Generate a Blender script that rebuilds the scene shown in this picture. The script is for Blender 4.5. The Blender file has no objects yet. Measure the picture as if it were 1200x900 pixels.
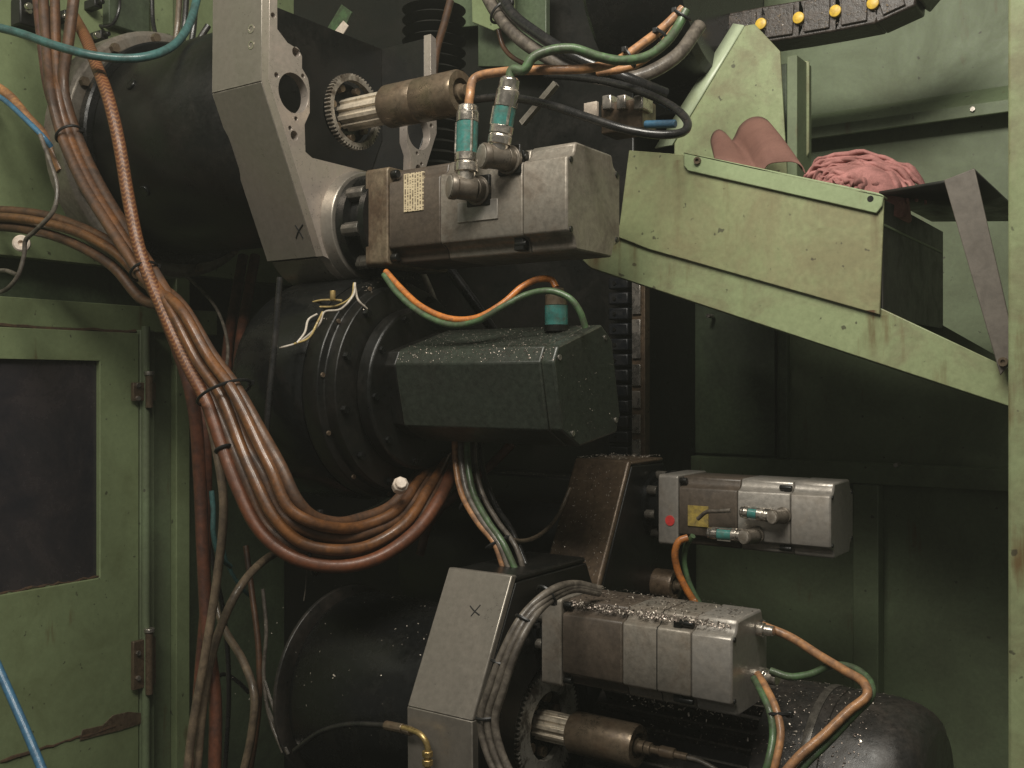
import bpy, math, random
from mathutils import Vector, Matrix
from mathutils.geometry import tessellate_polygon
random.seed(7)
R_ = math.radians
SC = bpy.context.scene
COL = SC.collection

# ---------------------------------------------------------------- camera
A = R_(34.7); FPX = 1200.0; CAM = Vector((0, 0, 1.5))
cd = bpy.data.cameras.new('camera'); cam = bpy.data.objects.new('camera', cd); COL.objects.link(cam)
cd.sensor_width = 36; cd.lens = 36.0; cd.clip_start = 0.02; cd.clip_end = 100
cam.location = CAM; cam.rotation_euler = (R_(90), 0, A)
SC.camera = cam

# ---------------------------------------------------------------- light
w = bpy.data.worlds.new('World'); SC.world = w; w.use_nodes = True
w.node_tree.nodes['Background'].inputs[0].default_value = (1.0, 0.97, 0.90, 1)
w.node_tree.nodes['Background'].inputs[1].default_value = 0.085

def area(name, loc, target, sx, sy, power, col=(1, .945, .84)):
    l = bpy.data.lights.new(name, 'AREA'); l.shape = 'RECTANGLE'; l.size = sx; l.size_y = sy
    l.energy = power; l.color = col
    o = bpy.data.objects.new(name, l); COL.objects.link(o); o.location = loc
    o.rotation_euler = (Vector(target) - Vector(loc)).to_track_quat('-Z', 'Y').to_euler()
    return o
area('workshop_ceiling_lamp', (-0.6, -1.4, 4.3), (-1.15, 2.0, 1.5), 2.4, 0.8, 95)
area('machine_lamp', (-0.50, 0.80, 3.15), (-1.0, 2.1, 1.5), 1.2, 0.4, 33)

SC.view_settings.view_transform = 'Standard'; SC.view_settings.look = 'None'
SC.view_settings.gamma = 1; SC.view_settings.exposure = 0.15
SC.render.engine = 'CYCLES'; SC.render.filter_size = 1.8

# ---------------------------------------------------------------- pixel helpers (photo 1200 x 900)
RT = Vector((math.cos(A), math.sin(A), 0)); FW = Vector((-math.sin(A), math.cos(A), 0)); UP = Vector((0, 0, 1))
def ray(px, py): return FW + RT * ((px - 600) / FPX) + UP * ((450 - py) / FPX)
def onY(px, py, Y): d = ray(px, py); return CAM + d * (Y / d.y)
def onX(px, py, X): d = ray(px, py); return CAM + d * (X / d.x)
def onP(px, py, p, n):
    d = ray(px, py); n = Vector(n); return CAM + d * ((Vector(p) - CAM).dot(n) / d.dot(n))
def pts(lst): return [onY(*p) for p in lst]

# ---------------------------------------------------------------- mesh helpers
class MB:
    def __init__(s): s.v = []; s.f = []; s.uv = {}
    def add(s, vs, fs):
        o = len(s.v); s.v += [Vector(v) for v in vs]; s.f += [tuple(i + o for i in f) for f in fs]; return s
    def box(s, a, b):
        x0, y0, z0 = [min(a[i], b[i]) for i in range(3)]; x1, y1, z1 = [max(a[i], b[i]) for i in range(3)]
        return s.add([(x0, y0, z0), (x1, y0, z0), (x1, y1, z0), (x0, y1, z0), (x0, y0, z1), (x1, y0, z1), (x1, y1, z1), (x0, y1, z1)],
                     [(0, 3, 2, 1), (4, 5, 6, 7), (0, 1, 5, 4), (1, 2, 6, 5), (2, 3, 7, 6), (3, 0, 4, 7)])
    def prism(s, loops, vec):
        """loops: list of 3-D loops in one plane, the first the outline, the others holes; vec: extrusion"""
        vec = Vector(vec)
        if not isinstance(loops[0], (list, tuple)) or not hasattr(loops[0][0], '__len__'): loops = [loops]
        L = [[Vector(p) for p in lp] for lp in loops]
        flat = [p for lp in L for p in lp]; n = len(flat)
        if len(L) == 1: tr = [tuple(range(n))]
        else: tr = [tuple(t) for t in tessellate_polygon(L)]
        # area normal of outline
        nv = Vector((0, 0, 0)); o = L[0]
        for i in range(len(o)): nv += o[i].cross(o[(i + 1) % len(o)])
        fs = []
        for t in tr:
            tn = Vector((0, 0, 0))
            for i in range(len(t)): tn += flat[t[i]].cross(flat[t[(i + 1) % len(t)]])
            if tn.dot(vec) > 0: t = t[::-1]
            fs.append(t); fs.append(tuple(i + n for i in t[::-1]))
        k = 0
        for li, lp in enumerate(L):
            m = len(lp); an = Vector((0, 0, 0))
            for i in range(m): an += lp[i].cross(lp[(i + 1) % m])
            ccw = an.dot(vec) > 0
            if li > 0: ccw = not ccw
            for i in range(m):
                a, b = k + i, k + (i + 1) % m
                fs.append((a, b, b + n, a + n) if ccw else (b, a, a + n, b + n))
            k += m
        return s.add(flat + [p + vec for p in flat], fs)
    def lathe(s, p, d, prof, n=32, ang0=0.0):
        """prof: [(distance along d, radius)...]; radius 0 closes"""
        p = Vector(p); d = Vector(d).normalized()
        a = d.cross(UP) if abs(d.z) < .9 else d.cross(Vector((1, 0, 0))); a.normalize(); b = d.cross(a)
        vs = []; rows = []
        for t, r in prof:
            if r <= 1e-6: rows.append([len(vs)]); vs.append(p + d * t)
            else:
                rows.append(list(range(len(vs), len(vs) + n)))
                for i in range(n):
                    q = ang0 + 2 * math.pi * i / n; vs.append(p + d * t + (a * math.cos(q) + b * math.sin(q)) * r)
        fs = []
        for r0, r1 in zip(rows, rows[1:]):
            if len(r0) == 1 and len(r1) == 1: continue
            for i in range(n):
                j = (i + 1) % n
                if len(r0) == 1: fs.append((r0[0], r1[j], r1[i]))
                elif len(r1) == 1: fs.append((r0[i], r0[j], r1[0]))
                else: fs.append((r0[i], r0[j], r1[j], r1[i]))
        return s.add(vs, fs)
    def cyl(s, p0, p1, r0, r1=None, n=24):
        p0 = Vector(p0); p1 = Vector(p1); L = (p1 - p0).length; r1 = r0 if r1 is None else r1
        return s.lathe(p0, p1 - p0, [(0, 0), (0, r0), (L, r1), (L, 0)], n)
    def tube(s, P, r, n=12, step=6, closed=False, twist=0.0):
        C = spline([Vector(p) for p in P], step, closed)
        base = len(s.v); m = len(C); T = []
        for i in range(m):
            if closed: t = C[(i + 1) % m] - C[i - 1]
            else: t = C[min(i + 1, m - 1)] - C[max(i - 1, 0)]
            T.append(t.normalized() if t.length > 1e-9 else Vector((0, 0, 1)))
        nrm = T[0].cross(Vector((.3, .5, .8))).normalized(); ln = 0.0; lens = []
        for i in range(m):
            if i: ln += (C[i] - C[i - 1]).length
            lens.append(ln)
            nrm = (nrm - T[i] * nrm.dot(T[i])).normalized(); b = T[i].cross(nrm)
            rr = r[min(int(i / max(m - 1, 1) * (len(r) - 1) + .5), len(r) - 1)] if isinstance(r, (list, tuple)) else r
            for k in range(n):
                q = 2 * math.pi * k / n; s.v.append(C[i] + (nrm * math.cos(q) + b * math.sin(q)) * rr)
        rng = range(m) if closed else range(m - 1)
        for i in rng:
            for k in range(n):
                k2 = (k + 1) % n; i2 = (i + 1) % m
                f = (base + i * n + k, base + i * n + k2, base + i2 * n + k2, base + i2 * n + k)
                s.f.append(f); l0 = lens[i]; l1 = lens[i2] if i2 > i else lens[i] + .01
                s.uv[len(s.f) - 1] = ((l0, k / n), (l0, (k + 1) / n), (l1, (k + 1) / n), (l1, k / n))
        if not closed:
            s.f.append(tuple(base + k for k in range(n))[::-1]); s.f.append(tuple(base + (m - 1) * n + k for k in range(n)))
        return s

def spline(P, step=6, closed=False):
    n = len(P); out = []
    if n == 2 and not closed: return [P[0].lerp(P[1], t / step) for t in range(step + 1)]
    segs = n if closed else n - 1
    for i in range(segs):
        p1 = P[i]; p2 = P[(i + 1) % n]
        p0 = P[i - 1] if (i > 0 or closed) else p1 * 2 - p2
        p3 = P[(i + 2) % n] if (i + 2 < n or closed) else p2 * 2 - p1
        # centripetal-ish Catmull-Rom
        d1 = max((p1 - p0).length ** .5, 1e-4); d2 = max((p2 - p1).length ** .5, 1e-4); d3 = max((p3 - p2).length ** .5, 1e-4)
        m1 = (p2 - p1) / d2 - (p2 - p0) / (d1 + d2) + (p1 - p0) / d1; m2 = (p3 - p2) / d3 - (p3 - p1) / (d2 + d3) + (p2 - p1) / d2
        m1 *= d2; m2 *= d2
        for k in range(step):
            t = k / step; t2 = t * t; t3 = t2 * t
            out.append(p1 * (2 * t3 - 3 * t2 + 1) + m1 * (t3 - 2 * t2 + t) + p2 * (-2 * t3 + 3 * t2) + m2 * (t3 - t2))
    if not closed: out.append(P[-1].copy())
    return out

WL = {}
def obj(name, mb, mat, parent=None, bevel=0.0, sharp=38, seg=2, smooth=True, solid=0.0):
    lo = Vector([min(v[i] for v in mb.v) for i in range(3)]); hi = Vector([max(v[i] for v in mb.v) for i in range(3)]); c = (lo + hi) / 2
    me = bpy.data.meshes.new(name); me.from_pydata([v - c for v in mb.v], [], mb.f)
    if mb.uv:
        ul = me.uv_layers.new(name='UVMap').data
        for p in me.polygons:
            q = mb.uv.get(p.index)
            if q:
                for k, li in enumerate(p.loop_indices): ul[li].uv = q[k]
    me.materials.append(mat)
    if smooth:
        me.polygons.foreach_set('use_smooth', [True] * len(me.polygons)); me.set_sharp_from_angle(angle=R_(sharp))
    me.update()
    o = bpy.data.objects.new(name, me); COL.objects.link(o); WL[o] = c
    if parent is not None:
        o.parent = parent; o.location = c - WL[parent]
    else: o.location = c
    if solid:
        m = o.modifiers.new('solid', 'SOLIDIFY'); m.thickness = solid; m.offset = 0
    if bevel:
        m = o.modifiers.new('bevel', 'BEVEL'); m.width = bevel; m.segments = seg; m.limit_method = 'ANGLE'; m.angle_limit = R_(35); m.harden_normals = False
    return o
def thing(name, label, cat, loc, group=None):
    o = bpy.data.objects.new(name, None); COL.objects.link(o); o.location = loc; o.empty_display_size = .05
    WL[o] = Vector(loc); tag(o, label, cat, group); return o
def tag(o, label, cat, group=None):
    o['label'] = label; o['category'] = cat
    if group: o['group'] = group
    return o
def struct(o): o['kind'] = 'structure'; return o

# ---------------------------------------------------------------- materials
def newmat(name):
    m = bpy.data.materials.new(name); m.use_nodes = True; nt = m.node_tree
    return m, nt, nt.nodes['Principled BSDF']
def grimy(name, c1, c2, amt=.5, scale=8, rough=(.4, .7), metal=0.0, bump=.15, stretch=(1, 1, 1), var=.15, fine=90, rust=None, soft=.18, coat=0, spec=.5, scratch=0):
    m, nt, b = newmat(name); N = nt.nodes; L = nt.links
    geo = N.new('ShaderNodeNewGeometry'); mp = N.new('ShaderNodeMapping'); mp.inputs['Scale'].default_value = stretch
    L.new(geo.outputs['Position'], mp.inputs['Vector'])
    n1 = N.new('ShaderNodeTexNoise'); n1.inputs['Scale'].default_value = scale; n1.inputs['Detail'].default_value = 9; n1.inputs['Roughness'].default_value = .68; n1.inputs['Distortion'].default_value = .5
    L.new(mp.outputs[0], n1.inputs['Vector'])
    r1 = N.new('ShaderNodeMapRange'); r1.inputs[1].default_value = 1 - amt - soft + .0; r1.inputs[2].default_value = 1 - amt + soft
    r1.interpolation_type = 'SMOOTHSTEP'; r1.clamp = True
    L.new(n1.outputs['Fac'], r1.inputs[0])
    n2 = N.new('ShaderNodeTexNoise'); n2.inputs['Scale'].default_value = fine; n2.inputs['Detail'].default_value = 5; n2.inputs['Roughness'].default_value = .7
    L.new(geo.outputs['Position'], n2.inputs['Vector'])
    mx = N.new('ShaderNodeMix'); mx.data_type = 'RGBA'; mx.inputs[6].default_value = (*c1, 1); mx.inputs[7].default_value = (*c2, 1)
    L.new(r1.outputs[0], mx.inputs[0]); col = mx.outputs[2]
    hv = N.new('ShaderNodeMix'); hv.data_type = 'RGBA'; hv.blend_type = 'MULTIPLY'; hv.inputs[0].default_value = 1
    vr = N.new('ShaderNodeMapRange'); vr.inputs[1].default_value = .3; vr.inputs[2].default_value = .7; vr.inputs[3].default_value = 1 - var * 1.6; vr.inputs[4].default_value = 1 + var * .8
    L.new(n2.outputs['Fac'], vr.inputs[0]); L.new(col, hv.inputs[6]); L.new(vr.outputs[0], hv.inputs[7]); col = hv.outputs[2]
    if rust:
        mp2 = N.new('ShaderNodeMapping'); mp2.inputs['Scale'].default_value = (1, 1, .12); L.new(geo.outputs['Position'], mp2.inputs['Vector'])
        n3 = N.new('ShaderNodeTexNoise'); n3.inputs['Scale'].default_value = 26; n3.inputs['Detail'].default_value = 6; n3.inputs['Roughness'].default_value = .6
        L.new(mp2.outputs[0], n3.inputs['Vector'])
        n4 = N.new('ShaderNodeTexNoise'); n4.inputs['Scale'].default_value = 5.0; n4.inputs['Detail'].default_value = 4; L.new(geo.outputs['Position'], n4.inputs['Vector'])
        mu = N.new('ShaderNodeMath'); mu.operation = 'MULTIPLY'; L.new(n3.outputs['Fac'], mu.inputs[0]); L.new(n4.outputs['Fac'], mu.inputs[1])
        r3 = N.new('ShaderNodeMapRange'); r3.inputs[1].default_value = rust[1]; r3.inputs[2].default_value = rust[1] + .10; r3.inputs[4].default_value = rust[2]
        L.new(mu.outputs[0], r3.inputs[0])
        m3 = N.new('ShaderNodeMix'); m3.data_type = 'RGBA'; m3.inputs[7].default_value = (*rust[0], 1); L.new(r3.outputs[0], m3.inputs[0]); L.new(col, m3.inputs[6]); col = m3.outputs[2]
        # pinhead specks of dirt
        n5 = N.new('ShaderNodeTexNoise'); n5.inputs['Scale'].default_value = 55; n5.inputs['Detail'].default_value = 2; L.new(geo.outputs['Position'], n5.inputs['Vector'])
        r5 = N.new('ShaderNodeMapRange'); r5.inputs[1].default_value = .70; r5.inputs[2].default_value = .74; r5.inputs[4].default_value = .75; L.new(n5.outputs['Fac'], r5.inputs[0])
        m5 = N.new('ShaderNodeMix'); m5.data_type = 'RGBA'; m5.inputs[7].default_value = (.04, .035, .025, 1); L.new(r5.outputs[0], m5.inputs[0]); L.new(col, m5.inputs[6]); col = m5.outputs[2]
    L.new(col, b.inputs['Base Color'])
    rr = N.new('ShaderNodeMapRange'); rr.inputs[3].default_value = rough[0]; rr.inputs[4].default_value = rough[1]; L.new(r1.outputs[0], rr.inputs[0])
    ra = N.new('ShaderNodeMath'); ra.operation = 'MULTIPLY_ADD'; ra.inputs[1].default_value = .25; L.new(n2.outputs['Fac'], ra.inputs[0])
    rb = N.new('ShaderNodeMath'); rb.operation = 'SUBTRACT'; rb.inputs[1].default_value = .125; L.new(rr.outputs[0], rb.inputs[0]); L.new(rb.outputs[0], ra.inputs[2])
    L.new(ra.outputs[0], b.inputs['Roughness'])
    if metal:
        mr = N.new('ShaderNodeMapRange'); mr.inputs[3].default_value = metal; mr.inputs[4].default_value = metal * .25; L.new(r1.outputs[0], mr.inputs[0]); L.new(mr.outputs[0], b.inputs['Metallic'])
    b.inputs['Specular IOR Level'].default_value = spec; b.inputs['Coat Weight'].default_value = coat; b.inputs['Coat Roughness'].default_value = .12
    bp = N.new('ShaderNodeBump'); bp.inputs['Strength'].default_value = bump; bp.inputs['Distance'].default_value = .003
    ad = N.new('ShaderNodeMath'); ad.operation = 'ADD'; L.new(n1.outputs['Fac'], ad.inputs[0]); L.new(n2.outputs['Fac'], ad.inputs[1])
    L.new(ad.outputs[0], bp.inputs['Height']); L.new(bp.outputs[0], b.inputs['Normal'])
    return m
def hosemat(name, c1, c2, rough=.3, amt=.45, braid=None, scale=22, coat=.3):
    m = grimy(name, c1, c2, amt, scale, (rough, rough + .25), 0, .12, coat=coat, var=.2)
    if braid:
        nt = m.node_tree; N = nt.nodes; L = nt.links; b = N['Principled BSDF']
        uv = N.new('ShaderNodeUVMap'); sx = N.new('ShaderNodeSeparateXYZ'); L.new(uv.outputs[0], sx.inputs[0])
        def wave(sgn):
            a = N.new('ShaderNodeMath'); a.operation = 'MULTIPLY'; a.inputs[1].default_value = 2 * math.pi / .0100; L.new(sx.outputs[0], a.inputs[0])
            c = N.new('ShaderNodeMath'); c.operation = 'MULTIPLY_ADD'; c.inputs[1].default_value = sgn * 2 * math.pi * 4; L.new(sx.outputs[1], c.inputs[0]); L.new(a.outputs[0], c.inputs[2])
            d = N.new('ShaderNodeMath'); d.operation = 'SINE'; L.new(c.outputs[0], d.inputs[0]); return d.outputs[0]
        # chevrons: the sign of the slant alternates with the strand round the hose
        st = N.new('ShaderNodeMath'); st.operation = 'MULTIPLY'; st.inputs[1].default_value = 6; L.new(sx.outputs[1], st.inputs[0])
        pg = N.new('ShaderNodeMath'); pg.operation = 'PINGPONG'; pg.inputs[1].default_value = .5; L.new(st.outputs[0], pg.inputs[0])
        sc_ = N.new('ShaderNodeMath'); sc_.operation = 'MULTIPLY_ADD'; sc_.inputs[1].default_value = 2 * math.pi * 1.1; L.new(pg.outputs[0], sc_.inputs[0])
        ax = N.new('ShaderNodeMath'); ax.operation = 'MULTIPLY'; ax.inputs[1].default_value = 2 * math.pi / .0105; L.new(sx.outputs[0], ax.inputs[0]); L.new(ax.outputs[0], sc_.inputs[2])
        sn = N.new('ShaderNodeMath'); sn.operation = 'SINE'; L.new(sc_.outputs[0], sn.inputs[0])
        rg = N.new('ShaderNodeMapRange'); rg.inputs[1].default_value = -.2; rg.inputs[2].default_value = .8; rg.inputs[4].default_value = .8; L.new(sn.outputs[0], rg.inputs[0])
        fd = N.new('ShaderNodeMapRange'); fd.inputs[1].default_value = 1.30; fd.inputs[2].default_value = 1.10; L.new(sx.outputs[0], fd.inputs[0])
        fm = N.new('ShaderNodeMath'); fm.operation = 'MULTIPLY'; L.new(rg.outputs[0], fm.inputs[0]); L.new(fd.outputs[0], fm.inputs[1])
        old = b.inputs['Base Color'].links[0].from_socket
        mm = N.new('ShaderNodeMix'); mm.data_type = 'RGBA'; mm.inputs[7].default_value = (*braid, 1); L.new(fm.outputs[0], mm.inputs[0]); L.new(old, mm.inputs[6]); L.new(mm.outputs[2], b.inputs['Base Color'])
    return m
def plain(name, c, rough=.5, metal=0, **k):
    m, nt, b = newmat(name); b.inputs['Base Color'].default_value = (*c, 1); b.inputs['Roughness'].default_value = rough; b.inputs['Metallic'].default_value = metal
    for kk, v in k.items(): b.inputs[kk].default_value = v
    return m

G1 = (.215, .268, .138); G2 = (.17, .215, .10); RUST = (.10, .05, .018)
M = {}
M['green'] = grimy('green_paint', G1, (.150, .180, .085), .44, 6, (.34, .52), 0, .06, var=.07, rust=(RUST, .36, .75), soft=.22)
M['green_chute'] = grimy('green_paint_stained', (.255, .300, .160), (.19, .188, .100), .47, 9, (.35, .55), 0, .07, var=.09, rust=((.12, .066, .026), .325, .85), soft=.14)
M['green_pale'] = grimy('green_paint_pale', (.38, .44, .30), (.30, .34, .20), .4, 9, (.35, .5), 0, .05, var=.06)  # paler green for the slanted flange
M['green_panel'] = grimy('green_paint_olive_stains', (.258, .292, .150), (.215, .205, .105), .52, 7, (.38, .6), 0, .08, var=.10, rust=((.14, .095, .045), .345, .6), soft=.16)
M['green_lip'] = grimy('green_paint_lip', (.272, .335, .185), (.22, .265, .14), .4, 9, (.35, .5), 0, .05, var=.06, rust=((.13, .075, .03), .40, .6))
M['green_old'] = grimy('green_paint_oily', (.165, .215, .118), (.10, .118, .066), .50, 3.5, (.48, .68), 0, .08, var=.1, rust=(RUST, .36, .7), soft=.25)
M['green_dark'] = grimy('green_paint_grimed_shade', (.11, .15, .085), (.045, .055, .036), .50, 3.2, (.3, .5), 0, .1, var=.15, soft=.25)  # grimed dark green that also paints shade into panel and recess
M['black'] = grimy('black_oily_paint', (.007, .0075, .0068), (.012, .0105, .0085), .45, 9, (.30, .48), 0, .12, var=.25, spec=.4)
M['black_gloss'] = grimy('black_gloss_paint', (.0065, .007, .007), (.011, .0105, .009), .4, 9, (.22, .40), 0, .10, var=.25, spec=.4)
M['black_fins'] = grimy('black_motor_enamel', (.026, .025, .023), (.045, .036, .029), .45, 14, (.30, .52), 0, .2, var=.3)
M['fin'] = grimy('oily_fin_enamel', (.13, .118, .10), (.05, .045, .038), .45, 20, (.25, .45), .4, .15, var=.3)
M['dark_cover'] = grimy('dark_grey_cover_paint', (.030, .037, .028), (.022, .025, .019), .45, 10, (.33, .5), 0, .12, var=.25)
M['alu'] = grimy('cast_aluminium_dirty', (.30, .272, .23), (.125, .10, .075), .46, 13, (.36, .6), .55, .16, var=.16)
M['alu_clean'] = grimy('cast_aluminium', (.37, .345, .31), (.19, .165, .135), .40, 15, (.34, .55), .55, .12, var=.12)
M['brown_paint'] = grimy('brown_stator_paint', (.085, .066, .05), (.05, .038, .028), .45, 16, (.4, .6), 0, .15, var=.18)
M['brown_flange'] = grimy('rust_stained_aluminium', (.21, .165, .11), (.07, .042, .022), .5, 30, (.4, .65), .35, .2, var=.25, stretch=(1, 1, .35))
M['arm'] = grimy('milled_steel', (.27, .245, .21), (.16, .14, .115), .40, 7, (.30, .46), .6, .05, var=.08, stretch=(1, 1, .3), soft=.25)
M['arm_plate'] = grimy('milled_steel_face', (.52, .455, .40), (.30, .245, .20), .36, 18, (.30, .5), .6, .06, var=.08)
M['arm_rust'] = grimy('brown_oily_steel', (.17, .12, .078), (.075, .048, .03), .46, 16, (.28, .48), .4, .2, var=.25)
M['steel'] = grimy('steel', (.52, .48, .43), (.17, .14, .11), .4, 30, (.25, .5), .9, .1, var=.15)
M['steel_brown'] = grimy('oiled_shaft_steel', (.25, .195, .135), (.10, .068, .042), .48, 22, (.25, .45), .75, .12, var=.2)
M['grease'] = grimy('pale_grease_steel', (.64, .56, .44), (.24, .18, .11), .38, 30, (.3, .5), .35, .25, var=.2, stretch=(.3, 1, 1))
M['connector'] = grimy('connector_grey', (.19, .165, .135), (.09, .07, .05), .45, 30, (.28, .5), .6, .12, var=.15)
M['smeared'] = grimy('grease_smeared_ring', (.40, .38, .33), (.06, .05, .04), .46, 26, (.3, .5), .3, .15, var=.15, stretch=(1, 1, 1), soft=.08)
M['gear'] = grimy('greasy_gear', (.40, .36, .30), (.075, .058, .042), .52, 34, (.3, .5), .4, .2, var=.2)
M['nickel'] = grimy('nickel_plated', (.62, .57, .50), (.30, .25, .19), .36, 40, (.18, .36), .95, .06, var=.1)
M['hose'] = hosemat('brown_hose', (.185, .078, .027), (.068, .031, .015), .30, .50, scale=16, coat=.3)
M['hose_dull'] = hosemat('dull_brown_hose', (.135, .064, .030), (.05, .027, .016), .38, .5, scale=16, coat=.1)
M['hose_red'] = hosemat('red_brown_hose', (.15, .055, .030), (.06, .026, .017), .38, .5, coat=.1)
M['hose_braid'] = hosemat('braided_hose', (.14, .046, .018), (.08, .029, .013), .42, .48, braid=(.25, .115, .042), coat=.08)
M['hose_tan'] = hosemat('tan_hose', (.215, .16, .105), (.09, .066, .045), .35, .5)
M['orange'] = hosemat('orange_cable', (.56, .19, .035), (.22, .085, .03), .42, .46, scale=45, coat=.25)
M['orange_dirty'] = hosemat('dirty_orange_cable', (.46, .225, .09), (.20, .105, .055), .42, .52, scale=40, coat=.25)
M['green_cable'] = hosemat('green_cable', (.075, .145, .06), (.045, .058, .03), .42, .52, scale=40, coat=.25)
M['grey_cable'] = hosemat('grey_cable', (.16, .138, .112), (.05, .04, .031), .36, .5, scale=40, coat=.2)
M['black_cable'] = hosemat('black_cable', (.014, .014, .014), (.03, .026, .022), .26, .4, coat=.2)
M['teal'] = hosemat('teal_hose', (.06, .15, .145), (.035, .07, .065), .34)
M['blue'] = hosemat('blue_cable', (.06, .18, .30), (.04, .10, .17), .4)
M['white_wire'] = hosemat('white_wire', (.55, .50, .43), (.28, .23, .18), .45)
M['yellow_wire'] = hosemat('yellow_wire', (.50, .38, .15), (.25, .18, .08), .45)
M['tie'] = plain('black_nylon', (.012, .012, .012), .4)
M['rubber'] = grimy('black_rubber', (.016, .017, .014), (.026, .024, .018), .45, 20, (.5, .7), 0, .15)
M['teal_plastic'] = grimy('teal_plastic', (.045, .19, .17), (.06, .11, .09), .46, 60, (.22, .4), 0, .05, var=.15, coat=.4)
M['yellow'] = grimy('yellow_plug', (.75, .50, .06), (.42, .26, .05), .4, 70, (.4, .6), 0, .1)
M['red'] = grimy('red_sticker', (.62, .055, .05), (.4, .04, .035), .35, 70, (.4, .5), 0, .02)
M['yellow_label'] = grimy('yellow_label', (.42, .31, .07), (.17, .13, .05), .50, 45, (.4, .55), 0, .03)
M['white_plastic'] = grimy('white_plastic', (.72, .62, .52), (.5, .40, .32), .4, 40, (.4, .6), 0, .05)
M['brass'] = grimy('brass', (.55, .40, .16), (.22, .15, .07), .4, 50, (.25, .45), .85, .1)
M['pink_cloth'] = grimy('pink_cloth', (.40, .175, .16), (.20, .085, .075), .48, 22, (.8, .95), 0, .3, var=.12, fine=300)
M['brown_sheet'] = grimy('red_brown_abrasive_sheet', (.19, .093, .070), (.145, .068, .052), .45, 12, (.75, .9), 0, .2, var=.16, fine=420)
M['strap'] = grimy('grey_brown_strap', (.135, .118, .098), (.095, .082, .068), .45, 25, (.55, .7), 0, .1, var=.1)
M['chain'] = grimy('chain_plastic_dirty', (.040, .031, .026), (.085, .066, .054), .42, 60, (.35, .55), 0, .4, var=.4)
M['chip'] = plain('swarf', (.62, .55, .47), .3, .45)
M['chip_dark'] = plain('dark_swarf', (.17, .14, .12), .35, .8)
M['glass'] = grimy('window_dark_pane', (.024, .024, .030), (.050, .042, .044), .48, 5, (.12, .34), 0, .03, var=.1, spec=.6)  # pane lightened and mottled in place of dim reflections
M['weld'] = grimy('rust_seam', (.10, .055, .028), (.05, .032, .02), .5, 60, (.6, .8), 0, .5)
M['bluechain'] = grimy('dark_blue_plastic', (.006, .008, .012), (.012, .012, .013), .5, 30, (.3, .5), 0, .2)

def drips(m, spots, col=(.10, .052, .02)):
    nt = m.node_tree; N = nt.nodes; L = nt.links; b = N['Principled BSDF']
    geo = N.new('ShaderNodeNewGeometry'); sx = N.new('ShaderNodeSeparateXYZ'); L.new(geo.outputs['Position'], sx.inputs[0])
    nz = N.new('ShaderNodeTexNoise'); nz.inputs['Scale'].default_value = 45; nz.inputs['Detail'].default_value = 6
    mp = N.new('ShaderNodeMapping'); mp.inputs['Scale'].default_value = (1, 1, .18); L.new(geo.outputs['Position'], mp.inputs[0]); L.new(mp.outputs[0], nz.inputs['Vector'])
    tot = None
    for x, zt_, zb_, wd, st in spots:
        a = N.new('ShaderNodeMath'); a.operation = 'SUBTRACT'; a.inputs[1].default_value = x; L.new(sx.outputs[0], a.inputs[0])
        c = N.new('ShaderNodeMath'); c.operation = 'ABSOLUTE'; L.new(a.outputs[0], c.inputs[0])
        d = N.new('ShaderNodeMapRange'); d.inputs[1].default_value = wd; d.inputs[2].default_value = 0; d.inputs[4].default_value = st; L.new(c.outputs[0], d.inputs[0])
        e = N.new('ShaderNodeMapRange'); e.inputs[1].default_value = zb_; e.inputs[2].default_value = zt_; L.new(sx.outputs[2], e.inputs[0])
        g = N.new('ShaderNodeMath'); g.operation = 'LESS_THAN'; g.inputs[1].default_value = zt_ + .004; L.new(sx.outputs[2], g.inputs[0])
        h1 = N.new('ShaderNodeMath'); h1.operation = 'MULTIPLY'; L.new(d.outputs[0], h1.inputs[0]); L.new(e.outputs[0], h1.inputs[1])
        h2 = N.new('ShaderNodeMath'); h2.operation = 'MULTIPLY'; L.new(h1.outputs[0], h2.inputs[0]); L.new(g.outputs[0], h2.inputs[1])
        if tot is None: tot = h2.outputs[0]
        else:
            t = N.new('ShaderNodeMath'); t.operation = 'MAXIMUM'; L.new(tot, t.inputs[0]); L.new(h2.outputs[0], t.inputs[1]); tot = t.outputs[0]
    nr = N.new('ShaderNodeMapRange'); nr.inputs[1].default_value = .38; nr.inputs[2].default_value = .60; L.new(nz.outputs['Fac'], nr.inputs[0])
    f = N.new('ShaderNodeMath'); f.operation = 'MULTIPLY'; L.new(tot, f.inputs[0]); L.new(nr.outputs[0], f.inputs[1])
    old = b.inputs['Base Color'].links[0].from_socket
    mx = N.new('ShaderNodeMix'); mx.data_type = 'RGBA'; mx.inputs[7].default_value = (*col, 1); L.new(f.outputs[0], mx.inputs[0]); L.new(old, mx.inputs[6]); L.new(mx.outputs[2], b.inputs['Base Color'])
def dspot(px, py0, py1, wpx, st, Y=1.955):
    a = onY(px, py0, Y); b = onY(px, py1, Y); c = onY(px + wpx, py0, Y); return (a.x, a.z, b.z, abs(c.x - a.x), st)
DSP = [dspot(1022, 366, 424, 16, 1.6), dspot(1032, 372, 440, 8, 1.0), dspot(1027, 250, 372, 9, .7), dspot(795, 190, 330, 7, .55), dspot(742, 285, 350, 7, .7), dspot(872, 330, 400, 6, .45), dspot(905, 210, 300, 10, .35), dspot(960, 270, 350, 14, .35), dspot(697, 285, 330, 16, 1.3), dspot(1175, 425, 470, 12, .8)]
drips(M['green_chute'], DSP); drips(M['green_panel'], DSP)
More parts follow.
